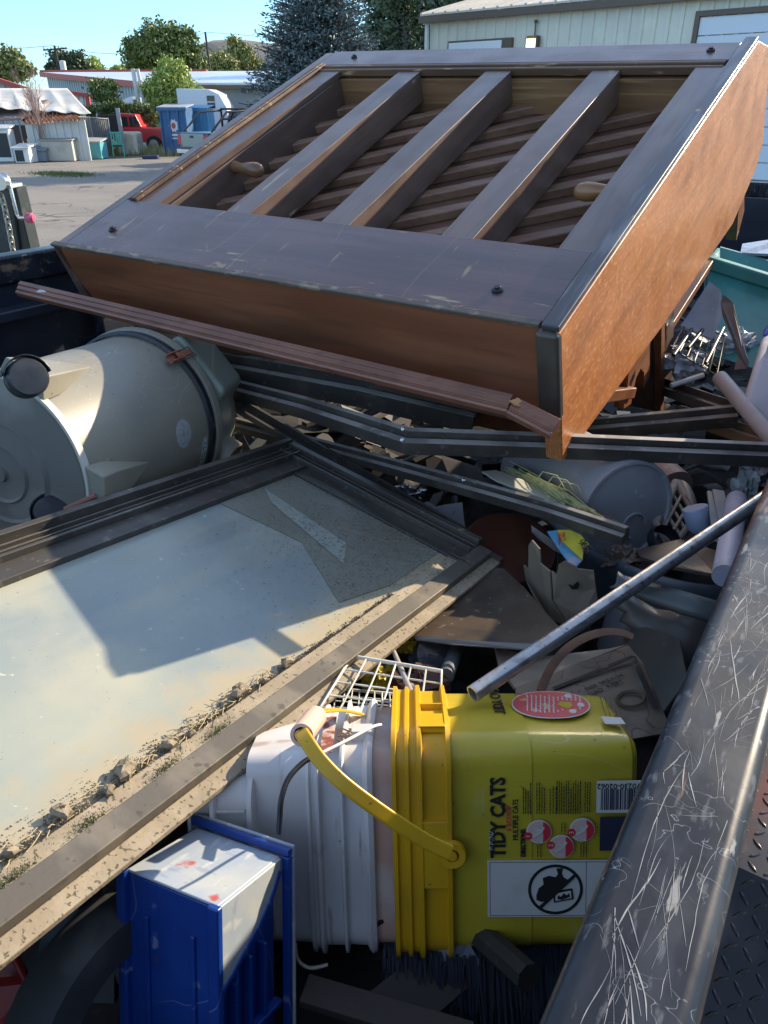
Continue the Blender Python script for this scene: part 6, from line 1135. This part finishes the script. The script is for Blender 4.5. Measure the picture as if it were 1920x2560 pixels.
mb = MB(); mb.prism([ZP(-60, 2370, 1.05), ZP(40, 2402, 1.05), ZP(66, 2450, 1.05), ZP(58, 2500, 1.03), ZP(0, 2560, 1.0), ZP(-80, 2560, 1.0)], (0, 0, -.012)); mb.build('side', RDC, o, bevel=.003)
mb = MB(); mb.tube([ZP(-60, 2366, 1.062), ZP(42, 2400, 1.062), ZP(68, 2450, 1.062), ZP(60, 2502, 1.042), ZP(0, 2565, 1.012)], .005, 8); mb.build('rim', RDC, o, smooth=60); mb = MB(); mb.bar(ZP(-40, 2460, 1.058), ZP(64, 2448, 1.058), .006, .008); mb.build('rib', RDC, o)
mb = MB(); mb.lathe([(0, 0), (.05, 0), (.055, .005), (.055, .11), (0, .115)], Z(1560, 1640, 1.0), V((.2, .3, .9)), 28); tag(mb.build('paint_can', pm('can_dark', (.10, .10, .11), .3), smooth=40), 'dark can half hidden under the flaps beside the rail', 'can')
# ------------------------------------------------------------------ small change filling the trailer bed
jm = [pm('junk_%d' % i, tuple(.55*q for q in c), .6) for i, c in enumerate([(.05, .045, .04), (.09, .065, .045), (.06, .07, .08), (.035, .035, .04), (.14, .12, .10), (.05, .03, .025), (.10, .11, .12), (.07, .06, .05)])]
rnd = random.Random(77); J = MB(); TM = trl.matrix_world
for k in range(900):
    s_, n_ = rnd.uniform(.15, 4.9), rnd.uniform(.08, 2.05); z = .82+rnd.random()**1.5*.22; c = TM@V((s_, n_, z)); c.z = z; a = rnd.random()*6.28; d_ = V((math.cos(a), math.sin(a), rnd.gauss(0, .25))).normalized(); L_ = rnd.uniform(.05, .32); mi = rnd.randrange(8); kind = rnd.random()
    if n_ < .12 or n_ > 1.98: L_ *= .3
    if kind < .45: J.bar(c-d_*L_/2, c+d_*L_/2, rnd.uniform(.012, .06), rnd.uniform(.004, .02), up=(rnd.gauss(0, .4), rnd.gauss(0, .4), 1), mi=mi)
    elif kind < .65: J.tube([c-d_*L_/2, c+d_*L_/2+V((0, 0, rnd.gauss(0, .02)))], rnd.uniform(.004, .018), 8, mi=mi)
    elif kind < .85: J.bar(c-d_*L_*.3, c+d_*L_*.3, rnd.uniform(.06, .16), rnd.uniform(.002, .006), up=(rnd.gauss(0, .7), rnd.gauss(0, .7), 1), mi=mi)
    else: J.lathe([(0, 0), (rnd.uniform(.02, .05), 0), (rnd.uniform(.03, .06), rnd.uniform(.04, .1))], c, d_, 14, mi=mi)
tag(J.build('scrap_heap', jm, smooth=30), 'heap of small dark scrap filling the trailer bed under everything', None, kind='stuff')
mb = MB(); nn = 26; rows = []
for i in range(nn*2+1):
    row = []
    for j in range(nn+1):
        p = TM@V((.1+4.8*i/(nn*2), .06+2.02*j/nn, .86+.05*rnd.random())); row.append(p)
    rows.append(row)
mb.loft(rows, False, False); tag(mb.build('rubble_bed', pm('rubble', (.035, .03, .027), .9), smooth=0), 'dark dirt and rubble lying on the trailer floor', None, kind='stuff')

PKG = mat('cracked_white', (.40, .40, .38), .5, 0, (('n', (.25, .23, .2), 20, .5, .7, .7),))
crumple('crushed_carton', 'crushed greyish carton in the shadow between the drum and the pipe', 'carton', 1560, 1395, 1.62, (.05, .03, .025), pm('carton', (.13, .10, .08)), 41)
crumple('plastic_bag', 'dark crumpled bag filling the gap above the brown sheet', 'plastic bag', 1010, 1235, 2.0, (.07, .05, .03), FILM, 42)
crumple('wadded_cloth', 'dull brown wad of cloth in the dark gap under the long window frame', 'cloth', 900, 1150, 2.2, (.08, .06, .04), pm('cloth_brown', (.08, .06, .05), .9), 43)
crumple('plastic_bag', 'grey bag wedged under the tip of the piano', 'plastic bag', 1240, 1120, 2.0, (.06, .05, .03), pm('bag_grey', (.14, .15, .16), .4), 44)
tag(MB().lathe([(0, 0), (.018, 0), (.022, .01), (.022, .09), (.012, .115), (.012, .13), (0, .13)], R(1700, 1120, 2.1), V((.7, -.3, -.2)), 24).build('plastic_bottle', mat('bottle_clear', (.30, .34, .36), .15), smooth=50), 'small clear bottle lying beyond the tan tube', 'bottle')
